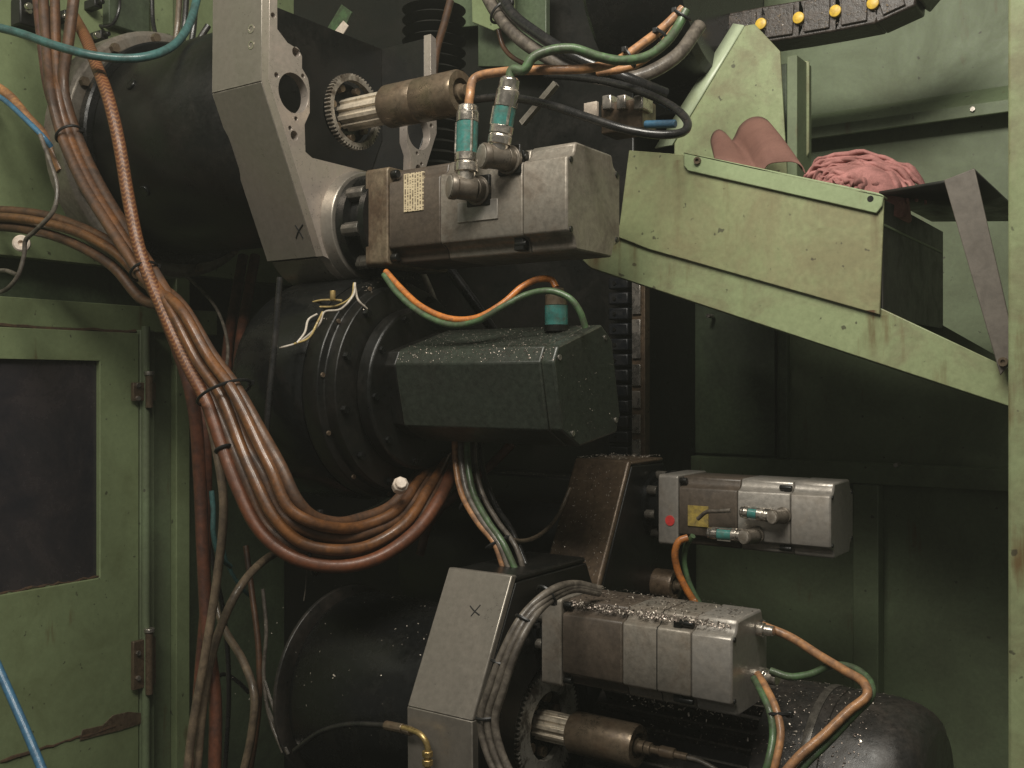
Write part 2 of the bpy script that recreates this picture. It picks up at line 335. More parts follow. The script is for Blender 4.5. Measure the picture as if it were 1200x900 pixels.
def edgewear(m, col, radius=.005, amt=.8, rough=None, nscale=60):
    nt = m.node_tree; N = nt.nodes; L = nt.links; b = N['Principled BSDF']
    bv = N.new('ShaderNodeBevel'); bv.samples = 4; bv.inputs['Radius'].default_value = radius
    ge = N.new('ShaderNodeNewGeometry'); dt = N.new('ShaderNodeVectorMath'); dt.operation = 'DOT_PRODUCT'; L.new(bv.outputs[0], dt.inputs[0]); L.new(ge.outputs['Normal'], dt.inputs[1])
    r0 = N.new('ShaderNodeMapRange'); r0.inputs[1].default_value = .985; r0.inputs[2].default_value = .86; L.new(dt.outputs['Value'], r0.inputs[0])
    nz = N.new('ShaderNodeTexNoise'); nz.inputs['Scale'].default_value = nscale; nz.inputs['Detail'].default_value = 6; nz.inputs['Roughness'].default_value = .7; L.new(ge.outputs['Position'], nz.inputs['Vector'])
    r1 = N.new('ShaderNodeMapRange'); r1.inputs[1].default_value = .44; r1.inputs[2].default_value = .58; r1.inputs[4].default_value = amt; L.new(nz.outputs['Fac'], r1.inputs[0])
    mu = N.new('ShaderNodeMath'); mu.operation = 'MULTIPLY'; L.new(r0.outputs[0], mu.inputs[0]); L.new(r1.outputs[0], mu.inputs[1])
    old = b.inputs['Base Color'].links[0].from_socket
    mx = N.new('ShaderNodeMix'); mx.data_type = 'RGBA'; mx.inputs[7].default_value = (*col, 1); L.new(mu.outputs[0], mx.inputs[0]); L.new(old, mx.inputs[6]); L.new(mx.outputs[2], b.inputs['Base Color'])
for k_ in ('green_chute', 'green_panel', 'green_lip', 'green'): edgewear(M[k_], (.09, .07, .045), .006)
for k_ in ('arm', 'alu', 'alu_clean'): edgewear(M[k_], (.62, .57, .50), .004, .7)
for k_ in ('arm_rust', 'dark_cover', 'brown_paint'): edgewear(M[k_], (.30, .25, .19), .004, .7)
def nameplate_mat():
    m, nt, b = newmat('printed_nameplate'); N = nt.nodes; L = nt.links
    tc = N.new('ShaderNodeTexCoord'); sp_ = N.new('ShaderNodeSeparateXYZ'); L.new(tc.outputs['Object'], sp_.inputs[0])
    def mt(op, a, b=None):
        q = N.new('ShaderNodeMath'); q.operation = op
        if hasattr(a, 'is_linked'): L.new(a, q.inputs[0])
        else: q.inputs[0].default_value = a
        if b is not None:
            if hasattr(b, 'is_linked'): L.new(b, q.inputs[1])
            else: q.inputs[1].default_value = b
        return q.outputs[0]
    rw = mt('MULTIPLY', sp_.outputs[0], 150.0); fr = mt('FRACT', rw); ln = mt('GREATER_THAN', fr, .48); fl_ = mt('FLOOR', rw)
    cv = N.new('ShaderNodeCombineXYZ'); L.new(mt('MULTIPLY', fl_, 3.7), cv.inputs[0]); L.new(mt('MULTIPLY', sp_.outputs[2], 320.0), cv.inputs[1])
    n = N.new('ShaderNodeTexNoise'); n.inputs['Scale'].default_value = 1; n.inputs['Detail'].default_value = 1; L.new(cv.outputs[0], n.inputs['Vector'])
    tx = mt('GREATER_THAN', n.outputs['Fac'], .49); mk = mt('MULTIPLY', tx, ln)
    class r: outputs = [mk]
    g = N.new('ShaderNodeTexNoise'); g.inputs['Scale'].default_value = 40; L.new(tc.outputs['Object'], g.inputs['Vector'])
    a = N.new('ShaderNodeMix'); a.data_type = 'RGBA'; a.inputs[6].default_value = (.66, .56, .38, 1); a.inputs[7].default_value = (.42, .34, .21, 1); L.new(g.outputs['Fac'], a.inputs[0])
    c = N.new('ShaderNodeMix'); c.data_type = 'RGBA'; c.inputs[7].default_value = (.13, .10, .065, 1); L.new(r.outputs[0], c.inputs[0]); L.new(a.outputs[2], c.inputs[6]); L.new(c.outputs[2], b.inputs['Base Color'])
    b.inputs['Roughness'].default_value = .45
    return m
M['nameplate'] = nameplate_mat()

# ---------------------------------------------------------------- the setting
XW = -2.55          # left enclosure wall
YB = 2.80           # rear enclosure wall
H = CAM.z
o = struct(obj('floor', MB().box((-6, -2, -.1), (3, 5, 0)), M['black']))
# rear wall
bw = struct(obj('back_wall', MB().box((-3.2, YB, 0), (1.2, YB + .05, 3.4)), M['green_old']))
def bpart(name, mb, mat='green_old', bevel=.003): return obj(name, mb, M[mat], bw, bevel)
def onwall(px0, py0, px1, py1, d, t, Y=YB):   # plate whose corners sit at two pixels on the rear wall
    a = onY(px0, py0, Y - d); b = onY(px1, py1, Y - d); return MB().box((a.x, Y - d, a.z), (b.x, Y - d + t, b.z))
a = onY(942, 152, YB - .05); b = onY(1260, 108, YB - .05)
bpart('ledge', MB().prism([(a.x, YB - .06, a.z), (a.x, YB - .002, a.z + .05), (a.x, YB - .002, a.z + .035), (a.x, YB - .05, a.z - .03), (a.x, YB - .06, a.z - .03)], (b.x - a.x, 0, 0)), 'green_old', .002)
p = onY(1030, 543, YB - .03)
bpart('rail', MB().box((-1.6, YB - .05, p.z - .055), (1.1, YB - .002, p.z)), 'green_old')
q0 = onY(912, 500, YB - .03); q1 = onY(922, 500, YB - .03)
bpart('rib', MB().box((q0.x, YB - .03, p.z + .001), (q1.x, YB - .002, p.z + 1.1)), 'green_dark')
q0 = onY(1000, 700, YB - .05); q1 = onY(1030, 700, YB - .05)
bpart('upright', MB().box((q0.x, YB - .056, 0), (q1.x, YB - .002, p.z - .056)), 'green_old')
q0 = onY(760, 500, YB - .04); q1 = onY(905, 500, YB - .04)
bpart('panel', MB().box((q0.x, YB - .02, p.z + .006), (q1.x, YB - .002, p.z + 1.0)), 'green_dark')  # dark green paints in the shade below the chute
for px, py in ((1140, 128), (830, 370), (1050, 545)):
    c = onY(px, py, YB - .062)
    bpart('bolt', MB().cyl((c.x, c.y + .03, c.z), (c.x, c.y - .004, c.z), .006, n=8), 'steel', 0)

# left wall: pieces
wl = struct(obj('left_wall', MB().box((XW - .05, .2, H + onX(0, 298, XW).z - H), (XW, 2.62, 3.4)), M['green']))
zt = onX(0, 298, XW).z; zd = onX(0, 346, XW).z
def lpart(name, mb, mat='green', bevel=.003): return obj(name, mb, M[mat], wl, bevel)
lpart('recess_plate', MB().box((XW - .12, .2, zd), (XW - .07, 2.2, zt + .05)), 'green_dark')  # recess shadow put into the dark green colour
lpart('lintel', MB().box((XW - .06, .2, zd - .075), (XW - .02, 2.10, zd)), 'green')
for pxa, pxb in ((120, 168), (172, 196)):
    ya = onX(pxa, 30, XW).y; yb = onX(pxb, 30, XW).y
    lpart('rib', MB().box((XW, ya, onX(pxa, 62 if pxa > 150 else 30, XW).z), (XW + .03, yb, 3.3)), 'green' if pxa > 150 else 'green_dark')
ya = onX(208, 500, XW).y; yb = onX(224, 500, XW).y
lpart('door_jamb', MB().box((XW - .05, ya, 0), (XW - .005, yb, zt + .02)), 'green')
yc = onX(184, 500, XW).y
lpart('jamb_strip', MB().box((XW - .06, yc, 0), (XW - .03, ya, zd - .005)), 'green_old')
lpart('inner_panel', MB().box((XW - .10, ya - .02, 0), (XW - .07, 2.80, zt + .02)), 'green_dark')
# small fittings on the upper wall
for px, py in ((33, 8), (68, 22), (103, 8), (110, 45)):
    c = onX(px, py, XW); lpart('clip', MB().box((XW, c.y - .012, c.z - .012), (XW + .05, c.y + .012, c.z + .012)).cyl((XW + .05, c.y, c.z), (XW + .07, c.y, c.z), .007, n=8), 'black' , .002)
for px, py in ((32, 8), (76, 20), (112, 42)):
    c = onX(px, py, XW + .07); lpart('clip_screw', MB().cyl((c.x, c.y, c.z), (c.x + .012, c.y, c.z), .009, n=10), 'nickel', .001)

# near post at the right edge
p0 = onY(1181, 450, 1.45)
post = obj('frame_post', MB().box((p0.x, 1.45, 0), (p0.x + .14, 1.53, 3.0)), M['green_chute'], bevel=.004)
tag(post, 'light green upright steel post beside the low end of the sloping chute', 'post')

# machine column behind everything
mc = thing('machine_column', 'black oily machine column behind the spindle drums', 'machine frame', (-1.9, 2.6, 0))
obj('column_body', MB().box((-2.6, 2.40, 0), (-1.27, 2.79, 3.3)), M['black'], mc, .006)
for zz, hh in ((H + .62, .30), (H - .01, .28)):
    obj('spindle_mount', MB().box((-1.75 if zz < H + .3 else -2.3, 1.93, zz - hh * .45), (-1.56 if zz < H + .3 else -1.85, 2.40, zz + hh * .45)), M['black'], mc, .01)
# dark cross beam under the middle drum
a = onY(560, 556, 2.30); b = onY(760, 590, 2.30)
obj('cross_beam', MB().box((-1.75, 2.28, onY(600, 600, 2.28).z), (-1.28, 2.40, onY(600, 556, 2.28).z)), M['black'], mc, .006)

# linear rail
rl = thing('linear_rail', 'narrow vertical steel rail with dark bolt gaps behind the dark motor', 'rail', (-1.24, 2.39, 1.3))
ra = onY(742, 330, 2.36); rb = onY(755, 545, 2.36)
obj('rail_base', MB().box((ra.x, 2.352, rb.z - .3), (rb.x + .006, 2.38, ra.z + .3)), M['arm_rust'], rl, .002)
ys = [330, 368, 374, 420, 427, 452, 458, 478, 486, 508, 515, 536, 541, 560]
for i in range(0, len(ys), 2):
    z1 = onY(748, ys[i], 2.345).z; z0 = onY(748, ys[i + 1], 2.345).z
    obj('rail_segment', MB().box((ra.x + .004, 2.345, z0), (rb.x - .004, 2.351, z1)), M['steel'], rl, .001)
ch = thing('cable_carrier', 'dark blue-black vertical cable carrier beside the linear rail', 'cable carrier', (-1.29, 2.36, 1.4))
cx0 = onY(716, 430, 2.36).x; cx1 = onY(739, 430, 2.36).x
for i in range(13):
    z = onY(728, 332 + i * 18, 2.36).z
    k = obj('link', MB().box((cx0, 2.345, z - .0155), (cx1, 2.395, z + .0155)), M['bluechain'], ch, .004)
    obj('rivet', MB().cyl(((cx0 + cx1) / 2 - .01, 2.346, z), ((cx0 + cx1) / 2 - .01, 2.341, z), .005, n=8), M['black'], k)

# ---------------------------------------------------------------- left door
XD = XW + .0
dr = thing('enclosure_door', 'green sheet metal door with a dark viewing window and rusty hinges', 'door', (XD, 1.5, 0))
y0 = .5; y1 = onX(163, 600, XD).y
wy0 = onX(-80, 560, XD).y; wy1 = onX(117, 560, XD).y; wz0 = onX(60, 687, XD).z; wz1 = onX(60, 421.5, XD).z
ztop = zd - .08
outl = [(XD - .03, y0, .2), (XD - .03, y1, .2), (XD - .03, y1, ztop), (XD - .03, y0, ztop)]
hole = [(XD - .03, wy0, wz0), (XD - .03, wy1, wz0), (XD - .03, wy1, wz1), (XD - .03, wy0, wz1)]
obj('door_panel', MB().prism([outl, hole], (.03, 0, 0)), M['green'], dr, .003)
pane = obj('window_pane', MB().box((XD - .024, wy0 - .02, wz0 - .02), (XD - .016, wy1 + .02, wz1 + .02)), M['glass'], dr)
# rough sealant along the lower window edge
mb = MB()
P = [Vector((XD - .006, wy0 + (wy1 - wy0) * t / 30, wz0 + .003 + random.uniform(-.003, .003))) for t in range(31)]
mb.tube(P, [.0028 + random.uniform(-.0018, .0018) for _ in range(31)], 6, 1)
obj('sealant', mb, M['weld'], pane)
# rusty seam on top and bottom
mb = MB(); P = [Vector((XD - .018 + random.uniform(-.002, .002), y0 + (y1 - y0) * t / 40, ztop + .004 + random.uniform(-.003, .003))) for t in range(41)]
mb.tube(P, .0055, 6, 2); obj('seam', mb, M['weld'], dr)
b0 = onX(0, 890, XD).z; 
mb = MB(); pl = []
for t in range(25):
    s_ = t / 24; px = 165 * s_; pyy = 893 - 52 * s_
    pl.append(onX(px, pyy + random.uniform(-1.0, 1.0), XD + .000))
mb.tube(pl, [.0042 + random.uniform(-.0015, .0015) for t in range(25)], 6, 1); obj('seam', mb, M['weld'], dr)
# worn patch near the lower corner: bare oily metal strip screwed on
pat = [(93, 868), (96, 855), (120, 850), (132, 838), (150, 834), (172, 836), (165, 848), (140, 856), (115, 862)]
obj('patch', MB().prism([onX(x, y, XD + .0015) for x, y in pat], (.002, 0, 0)), M['arm_rust'], dr, .0006)
# edge channel and hinges
yh = onX(173, 600, XD + .02).y
obj('hinge_rod', MB().cyl((XD + .012, yh, .2), (XD + .012, yh, ztop + .02), .012, n=14), M['green_old'], dr)
obj('edge_channel', MB().box((XD - .03, y1 + .002, .2), (XD + .004, y1 + .05, ztop + .01)), M['green_old'], dr, .003)
for py0, py1 in ((742, 815), (440, 478)):
    za = onX(172, py0, XD + .03).z; zb = onX(172, py1, XD + .03).z
    h = obj('hinge', MB().cyl((XD + .028, yh, zb), (XD + .028, yh, za), .011, n=14), M['arm_rust'], dr, .0015)
    obj('hinge_leaf', MB().box((XD + .005, yh - .045, zb + .02), (XD + .018, yh + .03, za - .02)), M['arm_rust'], h, .002)
    obj('hinge_cap', MB().cyl((XD + .028, yh, za + .0005), (XD + .028, yh, za + .012), .015, n=14), M['steel'], h, .002)
    for s_ in (.3, .7):
        obj('bolt', MB().cyl((XD + .018, yh - .032, zb + (za - zb) * s_), (XD + .026, yh - .032, zb + (za - zb) * s_), .007, n=6), M['steel'], h)

# ---------------------------------------------------------------- spindle drums
YA = 1.71; Z1 = H + .60; Z2 = H - .01; Z3 = H - .68
def bolts(mb_parent, name, X, zc, rad, n, r, mat, depth=.008, yc=YA, a0=0, sub=6):
    for i in range(n):
        q = a0 + 2 * math.pi * i / n
        c = Vector((X, yc + rad * math.cos(q), zc + rad * math.sin(q)))
        obj(name, MB().cyl(c, c + Vector((depth, 0, 0)), r, n=sub), mat, mb_parent, 0)
d1 = thing('spindle_drum', 'large black spindle drum with a pale flange ring behind the brown hoses', 'spindle', (-2.0, YA, Z1 - .26), 'black spindle drums')
RD = .262
obj('drum_body', MB().lathe((-2.36, YA, Z1), (1, 0, 0), [(0, 0), (0, .25), (.06, .25), (.09, RD), (.56, RD), (.59, RD - .02), (.59, 0)], 72), M['black'], d1)
obj('flange_ring', MB().lathe((-2.345, YA, Z1), (1, 0, 0), [(.0, .272), (0, .318), (.075, .318), (.085, .308), (.085, .272), (0, .272)], 72), M['alu'], d1, .003)
obj('inner_ring', MB().lathe((-2.25, YA, Z1), (1, 0, 0), [(0, .263), (0, .285), (.02, .285), (.025, .28), (.025, .263), (0, .263)], 72), M['black_gloss'], d1)
bolts(d1, 'bolt', -2.258, Z1, .297, 14, .012, M['steel_brown'], .012)
for px, py in ((161, 229), (155, 100)):
    c = onY(px, py, 1.47); dv = (Vector((c.x, YA, Z1)) - c).normalized()
    c2 = Vector((c.x, YA, Z1)) - dv * RD
    obj('plug', MB().cyl(c2 + dv * .01, c2 - dv * .006, .014, n=16), M['black_gloss'], d1, .002)

d2 = thing('spindle_drum', 'black stepped spindle drum with bolted rings, carrying the dark square motor', 'spindle', (-1.6, YA, Z2 - .25), 'black spindle drums')
obj('drum_body', MB().lathe((-1.78, YA, Z2), (1, 0, 0), [(0, 0), (0, .20), (.02, .235), (.05, .247), (.22, .247), (.24, .24), (.24, 0)], 72), M['black_gloss'], d2)
obj('front_ring', MB().lathe((-1.545, YA, Z2), (1, 0, 0), [(0, 0), (0, .235), (.012, .24), (.05, .24), (.055, .225), (.085, .225), (.09, .20), (.10, 0)], 72), M['black'], d2, .002)
bolts(d2, 'bolt', -1.458, Z2, .208, 12, .0085, M['black_gloss'], .012, a0=.2)
bolts(d2, 'set_screw', -1.492, Z2, .2305, 12, .005, M['arm_rust'], .004, a0=.4, sub=8)
obj('collar', MB().lathe((-1.448, YA, Z2), (1, 0, 0), [(0, 0), (0, .175), (.03, .175), (.034, .17), (.034, 0)], 64), M['black'], d2, .002)
bolts(d2, 'bolt', -1.416, Z2, .158, 10, .008, M['black_gloss'], .008, a0=.1)

d3 = thing('spindle_drum', 'black spindle drum behind the pale steel arm, its worn end rim showing bright', 'spindle', (-1.5, YA, Z3 - .22), 'black spindle drums')
obj('drum_body', MB().lathe((-1.62, YA, Z3), (1, 0, 0), [(0, 0), (0, .2), (.02, .208), (.40, .208), (.42, .2), (.42, 0)], 72), M['black_gloss'], d3)
obj('end_rim', MB().lathe((-1.655, YA, Z3), (1, 0, 0), [(0, .0), (0, .212), (.006, .218), (.014, .218), (.017, .205), (.017, 0)], 72), M['black_fins'], d3, .0015)
d4 = thing('spindle_drum', 'smaller black spindle drum behind the brown oily arm', 'spindle', (-1.5, 2.17, 1.0), 'black spindle drums')
obj('drum_body', MB().lathe((-1.75, 2.17, H - .47), (1, 0, 0), [(0, 0), (0, .16), (.03, .17), (.5, .17), (.52, .16), (.52, 0)], 56), M['black'], d4)

# ---------------------------------------------------------------- motor brackets (arms)
def arc(cy, cz, r, a0, a1, n): return [(cy + r * math.cos(R_(a0 + (a1 - a0) * i / n)), cz + r * math.sin(R_(a0 + (a1 - a0) * i / n))) for i in range(n + 1)]
XA = -1.60
a1 = thing('motor_bracket', 'tall bent grey steel bracket with drilled side plate and hand-marked cross, holding the upper motor', 'bracket', (XA, YA, H + .2), 'motor brackets')
def yz(px, py, X=XA): v = onX(px, py, X); return (v.y, v.z)
fo = [yz(316, -40), yz(315, 93), yz(379, 300)]                  # front outline, downwards
bc = (YA, H + .352); br = .128
inner = [yz(325, -40), yz(325, 34), yz(337, 50), yz(350, 58), yz(354, 66), yz(354, 80), yz(361, 92), yz(363, 104), yz(363, 132), yz(357, 146), yz(358, 178), yz(366, 185)]
mir = lambda L: [(2 * YA - y, z) for y, z in L]
botm = arc(bc[0], bc[1], br, 218, 322, 14)
outer = fo[:2] + [fo[2]] + botm + mir(fo)[::-1] + mir(inner) + arc(bc[0], bc[1] + .0, .137, 52, 128, 8)[0:0] + inner[::-1]
loop = [(XA, y, z) for y, z in outer]
def circ(cy, cz, ry, n=20, rz=None): return [(XA, cy + ry * math.cos(2 * math.pi * i / n), cz + (rz or ry) * math.sin(2 * math.pi * i / n)) for i in range(n)]
hl = []
cy, cz = yz(344, 109); hl.append(circ(cy, cz, .042, 28))
for px, py, r in ((347, 61, .011), (345, 159, .0105), (320, 18, .006), (324, 88, .006), (355, 89, .005), (347, 139, .005), (340, 150, .005)):
    cy, cz = yz(px, py); hl.append(circ(cy, cz, r, 12))
hm = [[(x, 2 * YA - y, z) for x, y, z in h[::-1]] for h in hl]
T1 = .155
obj('side_plate', MB().prism([loop] + hl + hm, (-.022, 0, 0)), M['arm_plate'], a1, .0015)
# front cover: bent plate, behind the side plate
fl = [(y, z) for y, z in fo]; th = .020
n1 = Vector((fl[2][0] - fl[1][0], fl[2][1] - fl[1][1])).normalized()
sec = [fl[0], fl[1], fl[2], (fl[2][0] + th, fl[2][1] + .004), (fl[1][0] + th, fl[1][1] - .002), (fl[0][0] + th, fl[0][1])]
XP = XA - .0225
zk = fl[1][1]; 
obj('front_cover', MB().prism([(XP, fl[0][0], fl[0][1]), (XP, fl[1][0], zk + .0008), (XP, fl[1][0] + th, zk + .0008), (XP, fl[0][0] + th, fl[0][1])], (-T1, 0, 0)), M['arm'], a1, .0012)
cov = obj('lower_cover', MB().prism([(XP, fl[1][0], zk - .0008), (XP, fl[2][0], fl[2][1]), (XP, fl[2][0] + th, fl[2][1] + .004), (XP, fl[1][0] + th, zk - .0008)], (-T1, 0, 0)), M['arm'], a1, .0012)
obj('rear_cover', MB().prism([(XP, 2 * YA - y, z) for y, z in sec], (-T1, 0, 0)), M['black'], a1, .0012)  # black in place of steel paints the bracket's inside dark
lb = arc(bc[0], bc[1], br, 216, 324, 14); li = arc(bc[0], bc[1], br - .02, 324, 216, 14)
obj('bottom_cover', MB().prism([(XP, y, z) for y, z in lb + li], (-T1, 0, 0)), M['arm'], a1, .0012)
obj('inner_plate', MB().prism([(XP - T1 + .003, y, z) for y, z in [(fl[0][0] + .021, fl[0][1]), (fl[1][0] + .021, zk), (bc[0] - .10, bc[1] - .05), (bc[0] + .10, bc[1] - .05), (2 * YA - fl[1][0] - .021, zk), (2 * YA - fl[0][0] - .021, fl[0][1])]], (.012, 0, 0)), M['black'], a1)
# screws in the front cover
for px, py in ((295, 34), (295, 53)):
    c = onY(px, py, fl[0][0]); obj('screw', MB().lathe((c.x, c.y + .004, c.z), (0, -1, 0), [(0, 0), (0, .009), (.0065, .009), (.0065, .006), (.001, .005), (.001, 0)], 14), M['nickel'], a1)
# hand-drawn cross on the lower cover
def cross(p, n, strokes, parent, r=.0018):
    for st in strokes:
        P = [onP(x, y, p, n) for x, y in st]
        obj('marker_stroke', MB().tube(P, r, 6, 4), M['tie'], parent)
pn = Vector((0, -(fl[1][1] - fl[2][1]), -(fl[2][0] - fl[1][0])))
pp = Vector((XA, fl[1][0], zk))
cross(pp, pn, [[(346, 264), (350, 270), (355, 279)], [(355, 263), (350, 271), (347, 279)]], cov)
# boss
obj('boss', MB().lathe((XA - .001, YA, bc[1]), (1, 0, 0), [(0, .085), (0, .128), (.020, .124), (.030, .122), (.032, .085), (0, .085)], 56), M['arm'], a1, .002)

def coupling(name, label, X0, X1, zc, r, yc=YA):
    t = thing(name, label, 'coupling', (X0, yc, zc - r), 'couplings between brackets and motors')
    L = X1 - X0
    obj('coupling_body', MB().lathe((X0, yc, zc), (1, 0, 0), [(0, 0), (0, r * .86), (L * .25, r * .86), (L * .27, r * .7), (L * .8, r * .7), (L * .82, r * .9), (L, r * .9), (L, 0)], 40), M['black_gloss'], t)
    for i in range(8):
        q = 2 * math.pi * i / 8 + .2; c = Vector((X0 + L * .2, yc + r * .78 * math.cos(q), zc + r * .78 * math.sin(q)))
        obj('clamp_bolt', MB().cyl(c, c + Vector((L * .55, 0, 0)), r * .12, n=10), M['fin'], t, .001)
    return t
coupling('shaft_coupling', 'black oily bolted coupling between the drilled bracket and the upper motor', XA + .0325, -1.482, bc[1], .133)

# gear wheel with grease
def gear(label, X, zc, r, yc, mat, nt=44, hr=.74):
    t = thing('gear_wheel', label, 'gear', (X, yc, zc - r), 'gear wheels in the brackets')
    ring = []
    for i in range(nt):
        for k, rr in ((0, .93), (.3, .93), (.42, 1.0), (.72, 1.0), (.84, .93)):
            q = 2 * math.pi * (i + k) / nt; ring.append((X, yc + r * rr * math.cos(q), zc + r * rr * math.sin(q)))
    n = 40; hole = [(X, yc + r * hr * math.cos(2 * math.pi * i / n), zc + r * hr * math.sin(2 * math.pi * i / n)) for i in range(n)]
    obj('toothed_ring', MB().prism([ring, hole], (-.014, 0, 0)), mat, t, 0)
    obj('hub', MB().lathe((X - .034, yc, zc), (1, 0, 0), [(0, 0), (0, r * hr * .98), (.006, r * hr * .98), (.01, r * .5), (.012, 0)], 36), M['black_gloss'], t)
    for i in range(7):
        q = 2 * math.pi * i / 7 + .3; c = Vector((X - .026, yc + r * hr * .81 * math.cos(q), zc + r * hr * .81 * math.sin(q)))
        obj('bolt', MB().cyl(c, c + Vector((.014, 0, 0)), r * .10, n=10), M['steel_brown'], t, .0008)
    return t
gc = onX(417, 131, -1.575)
ZS1 = gc.z
gear('toothed gear ring with black bolted hub around the upper splined shaft', -1.575, ZS1, .083, gc.y, M['gear'], 58, .82)
YS = gc.y

def spline_shaft(label, X0, X1, X2, zc, yc, r0, r1, matS, matC):
    t = thing('splined_shaft', label, 'shaft', (X0, yc, zc - r1), 'splined shafts')
    ring = []; nt = 10
    for i in range(nt):
        for k, rr in ((0, .84), (.42, .84), (.5, 1), (.92, 1)):
            q = 2 * math.pi * (i + k) / nt; ring.append((X0, yc + r0 * rr * math.cos(q), zc + r0 * rr * math.sin(q)))
    obj('spline', MB().prism([ring], (X1 - X0 + .002, 0, 0)), matS, t, .0012)
    L = X2 - X1
    obj('shaft_sleeve', MB().lathe((X1, yc, zc), (1, 0, 0), [(0, 0), (0, r1 * .93), (.006, r1), (L * .45, r1), (L * .455, r1 * .985), (L * .46, r1), (L - .006, r1), (L, r1 * .95), (L, r1 * .62), (L - .012, r1 * .6), (L - .012, 0)], 40), matC, t)
    obj('end_stub', MB().lathe((X2 - .012, yc, zc), (1, 0, 0), [(0, 0), (0, r1 * .38), (.012, r1 * .38), (.014, r1 * .3), (.026, r1 * .3), (.026, 0)], 16), M['steel_brown'], t)
    return t
sx1 = onY(455, 115, YS).x; sx2 = onY(541, 100, YS).x
spline_shaft('greasy splined shaft with a brown sleeve above the upper motor', -1.60, sx1, sx2, ZS1 - .004, YS, .036, .046, M['grease'], M['steel_brown'])

# lower bracket (arm 4)
XB = -1.085; TB = .15
a4 = thing('motor_bracket', 'pale grey bent steel bracket with a small marked cross, holding the lower motor', 'bracket', (XB, YA, H - .9), 'motor brackets')
tz = lambda px, py: yz(px, py, XB)
top = tz(605, 683); kn = tz(561, 842); bt = (kn[0] + .004, kn[1] - .25)
mid = 2 * YA
oc = [bt, kn, top, (mid - top[0], top[1]), (mid - kn[0], kn[1]), (mid - bt[0], bt[1])]
gc2 = onX(610, 846, XB - .07)
ho = [(XB, YA + .135 * math.cos(2 * math.pi * i / 36), gc2.z + .135 * math.sin(2 * math.pi * i / 36)) for i in range(36)]
obj('side_plate', MB().prism([[(XB, y, z) for y, z in oc], ho], (-.02, 0, 0)), M['black'], a4, .002)
XQ = XB - .0205
uu = (Vector((top[0] - kn[0], top[1] - kn[1]))).normalized(); off = .018
c4 = obj('front_cover', MB().prism([(XQ + .021, kn[0] - .002, kn[1] + .0003), (XQ + .021, top[0] + .002, top[1] + .014), (XQ + .021, top[0] - .014, top[1] + .016), (XQ + .021, kn[0] - .02, kn[1] + .0003)], (-TB, 0, 0)), M['arm'], a4, .0025)
obj('lower_cover', MB().prism([(XQ + .021, bt[0] - .002, bt[1]), (XQ + .021, kn[0] - .002, kn[1] - .0003), (XQ + .021, kn[0] - .02, kn[1] - .0003), (XQ + .021, bt[0] - .02, bt[1])], (-TB, 0, 0)), M['arm'], a4, .0015)
obj('top_cover', MB().box((XB - .002, top[0] + .003, top[1] + .001), (XB - TB + .003, mid - top[0], top[1] + .012)), M['black'], a4, .004)
obj('rear_cover', MB().prism([(XQ, mid - y, z) for y, z in (bt, kn, top)] + [(XQ, mid - y - .015, z) for y, z in (top, kn, bt)], (-TB + .02, 0, 0)), M['black'], a4)
obj('inner_plate', MB().prism([(XQ - TB + .03, y, z) for y, z in ((kn[0] + .005, bt[1]), (kn[0] + .005, kn[1]), (top[0] + .008, top[1] - .005), (mid - top[0] - .01, top[1] - .005), (mid - kn[0] - .01, kn[1]), (mid - kn[0] - .01, bt[1]))], (-.01, 0, 0)), M['black'], a4)
pn = Vector((0, -(top[1] + .016 - kn[1]), (top[0] - .014 - kn[0] + .02)))
cross(Vector((XB, kn[0] - .02, kn[1])), pn, [[(551, 710), (556, 716), (562, 721)], [(563, 709), (557, 716), (552, 722)]], c4, .0014)
gear('grease-smeared pale toothed ring inside the lower bracket around the lower splined shaft', XB - .010, gc2.z, .112, YA, M['smeared'], 70, .60)
sxa = onY(604, 840, YA).x; sxb = onY(672, 850, YA).x; sxc = onY(748, 862, YA).x
spline_shaft('bright splined shaft with a dark oily sleeve under the lower motor', sxa - .06, sxb, sxc, gc2.z, YA, .030, .040, M['grease'], M['steel_brown'])

# rear bracket (arm 3)
XC = -1.09
a3 = thing('motor_bracket', 'brown oily steel bracket flecked with swarf, holding the motor with the red dot', 'bracket', (XC, 2.17, H - .6), 'motor brackets')
t3 = yz(741, 546, XC); k3 = yz(704, 696, XC); Y3 = 2.17; b3 = (k3[0] + .0, k3[1] - .25)
obj('side_plate', MB().prism([(XC, *p_) for p_ in [b3, k3, t3, (Y3 + .04, t3[1] - .004), (Y3 + .07, t3[1] - .05), (Y3 + .10, b3[1])]], (-.02, 0, 0)), M['black'], a3, .003)
obj('front_cover', MB().prism([(XC + .001, t3[0] + .002, t3[1] + .012), (XC + .001, k3[0] - .002, k3[1]), (XC + .001, k3[0] - .02, k3[1]), (XC + .001, t3[0] - .012, t3[1] + .014)], (-.145, 0, 0)), M['arm_rust'], a3, .008, seg=3)
obj('lower_cover', MB().prism([(XC + .001, k3[0] - .002, k3[1] - .002), (XC + .001, b3[0] - .002, b3[1]), (XC + .001, b3[0] - .02, b3[1]), (XC + .001, k3[0] - .02, k3[1] - .002)], (-.145, 0, 0)), M['arm_rust'], a3, .003)
obj('top_cover', MB().box((XC - .002, t3[0] + .003, t3[1] + .001), (XC - .142, Y3 + .04, t3[1] + .010)), M['arm_rust'], a3, .004)

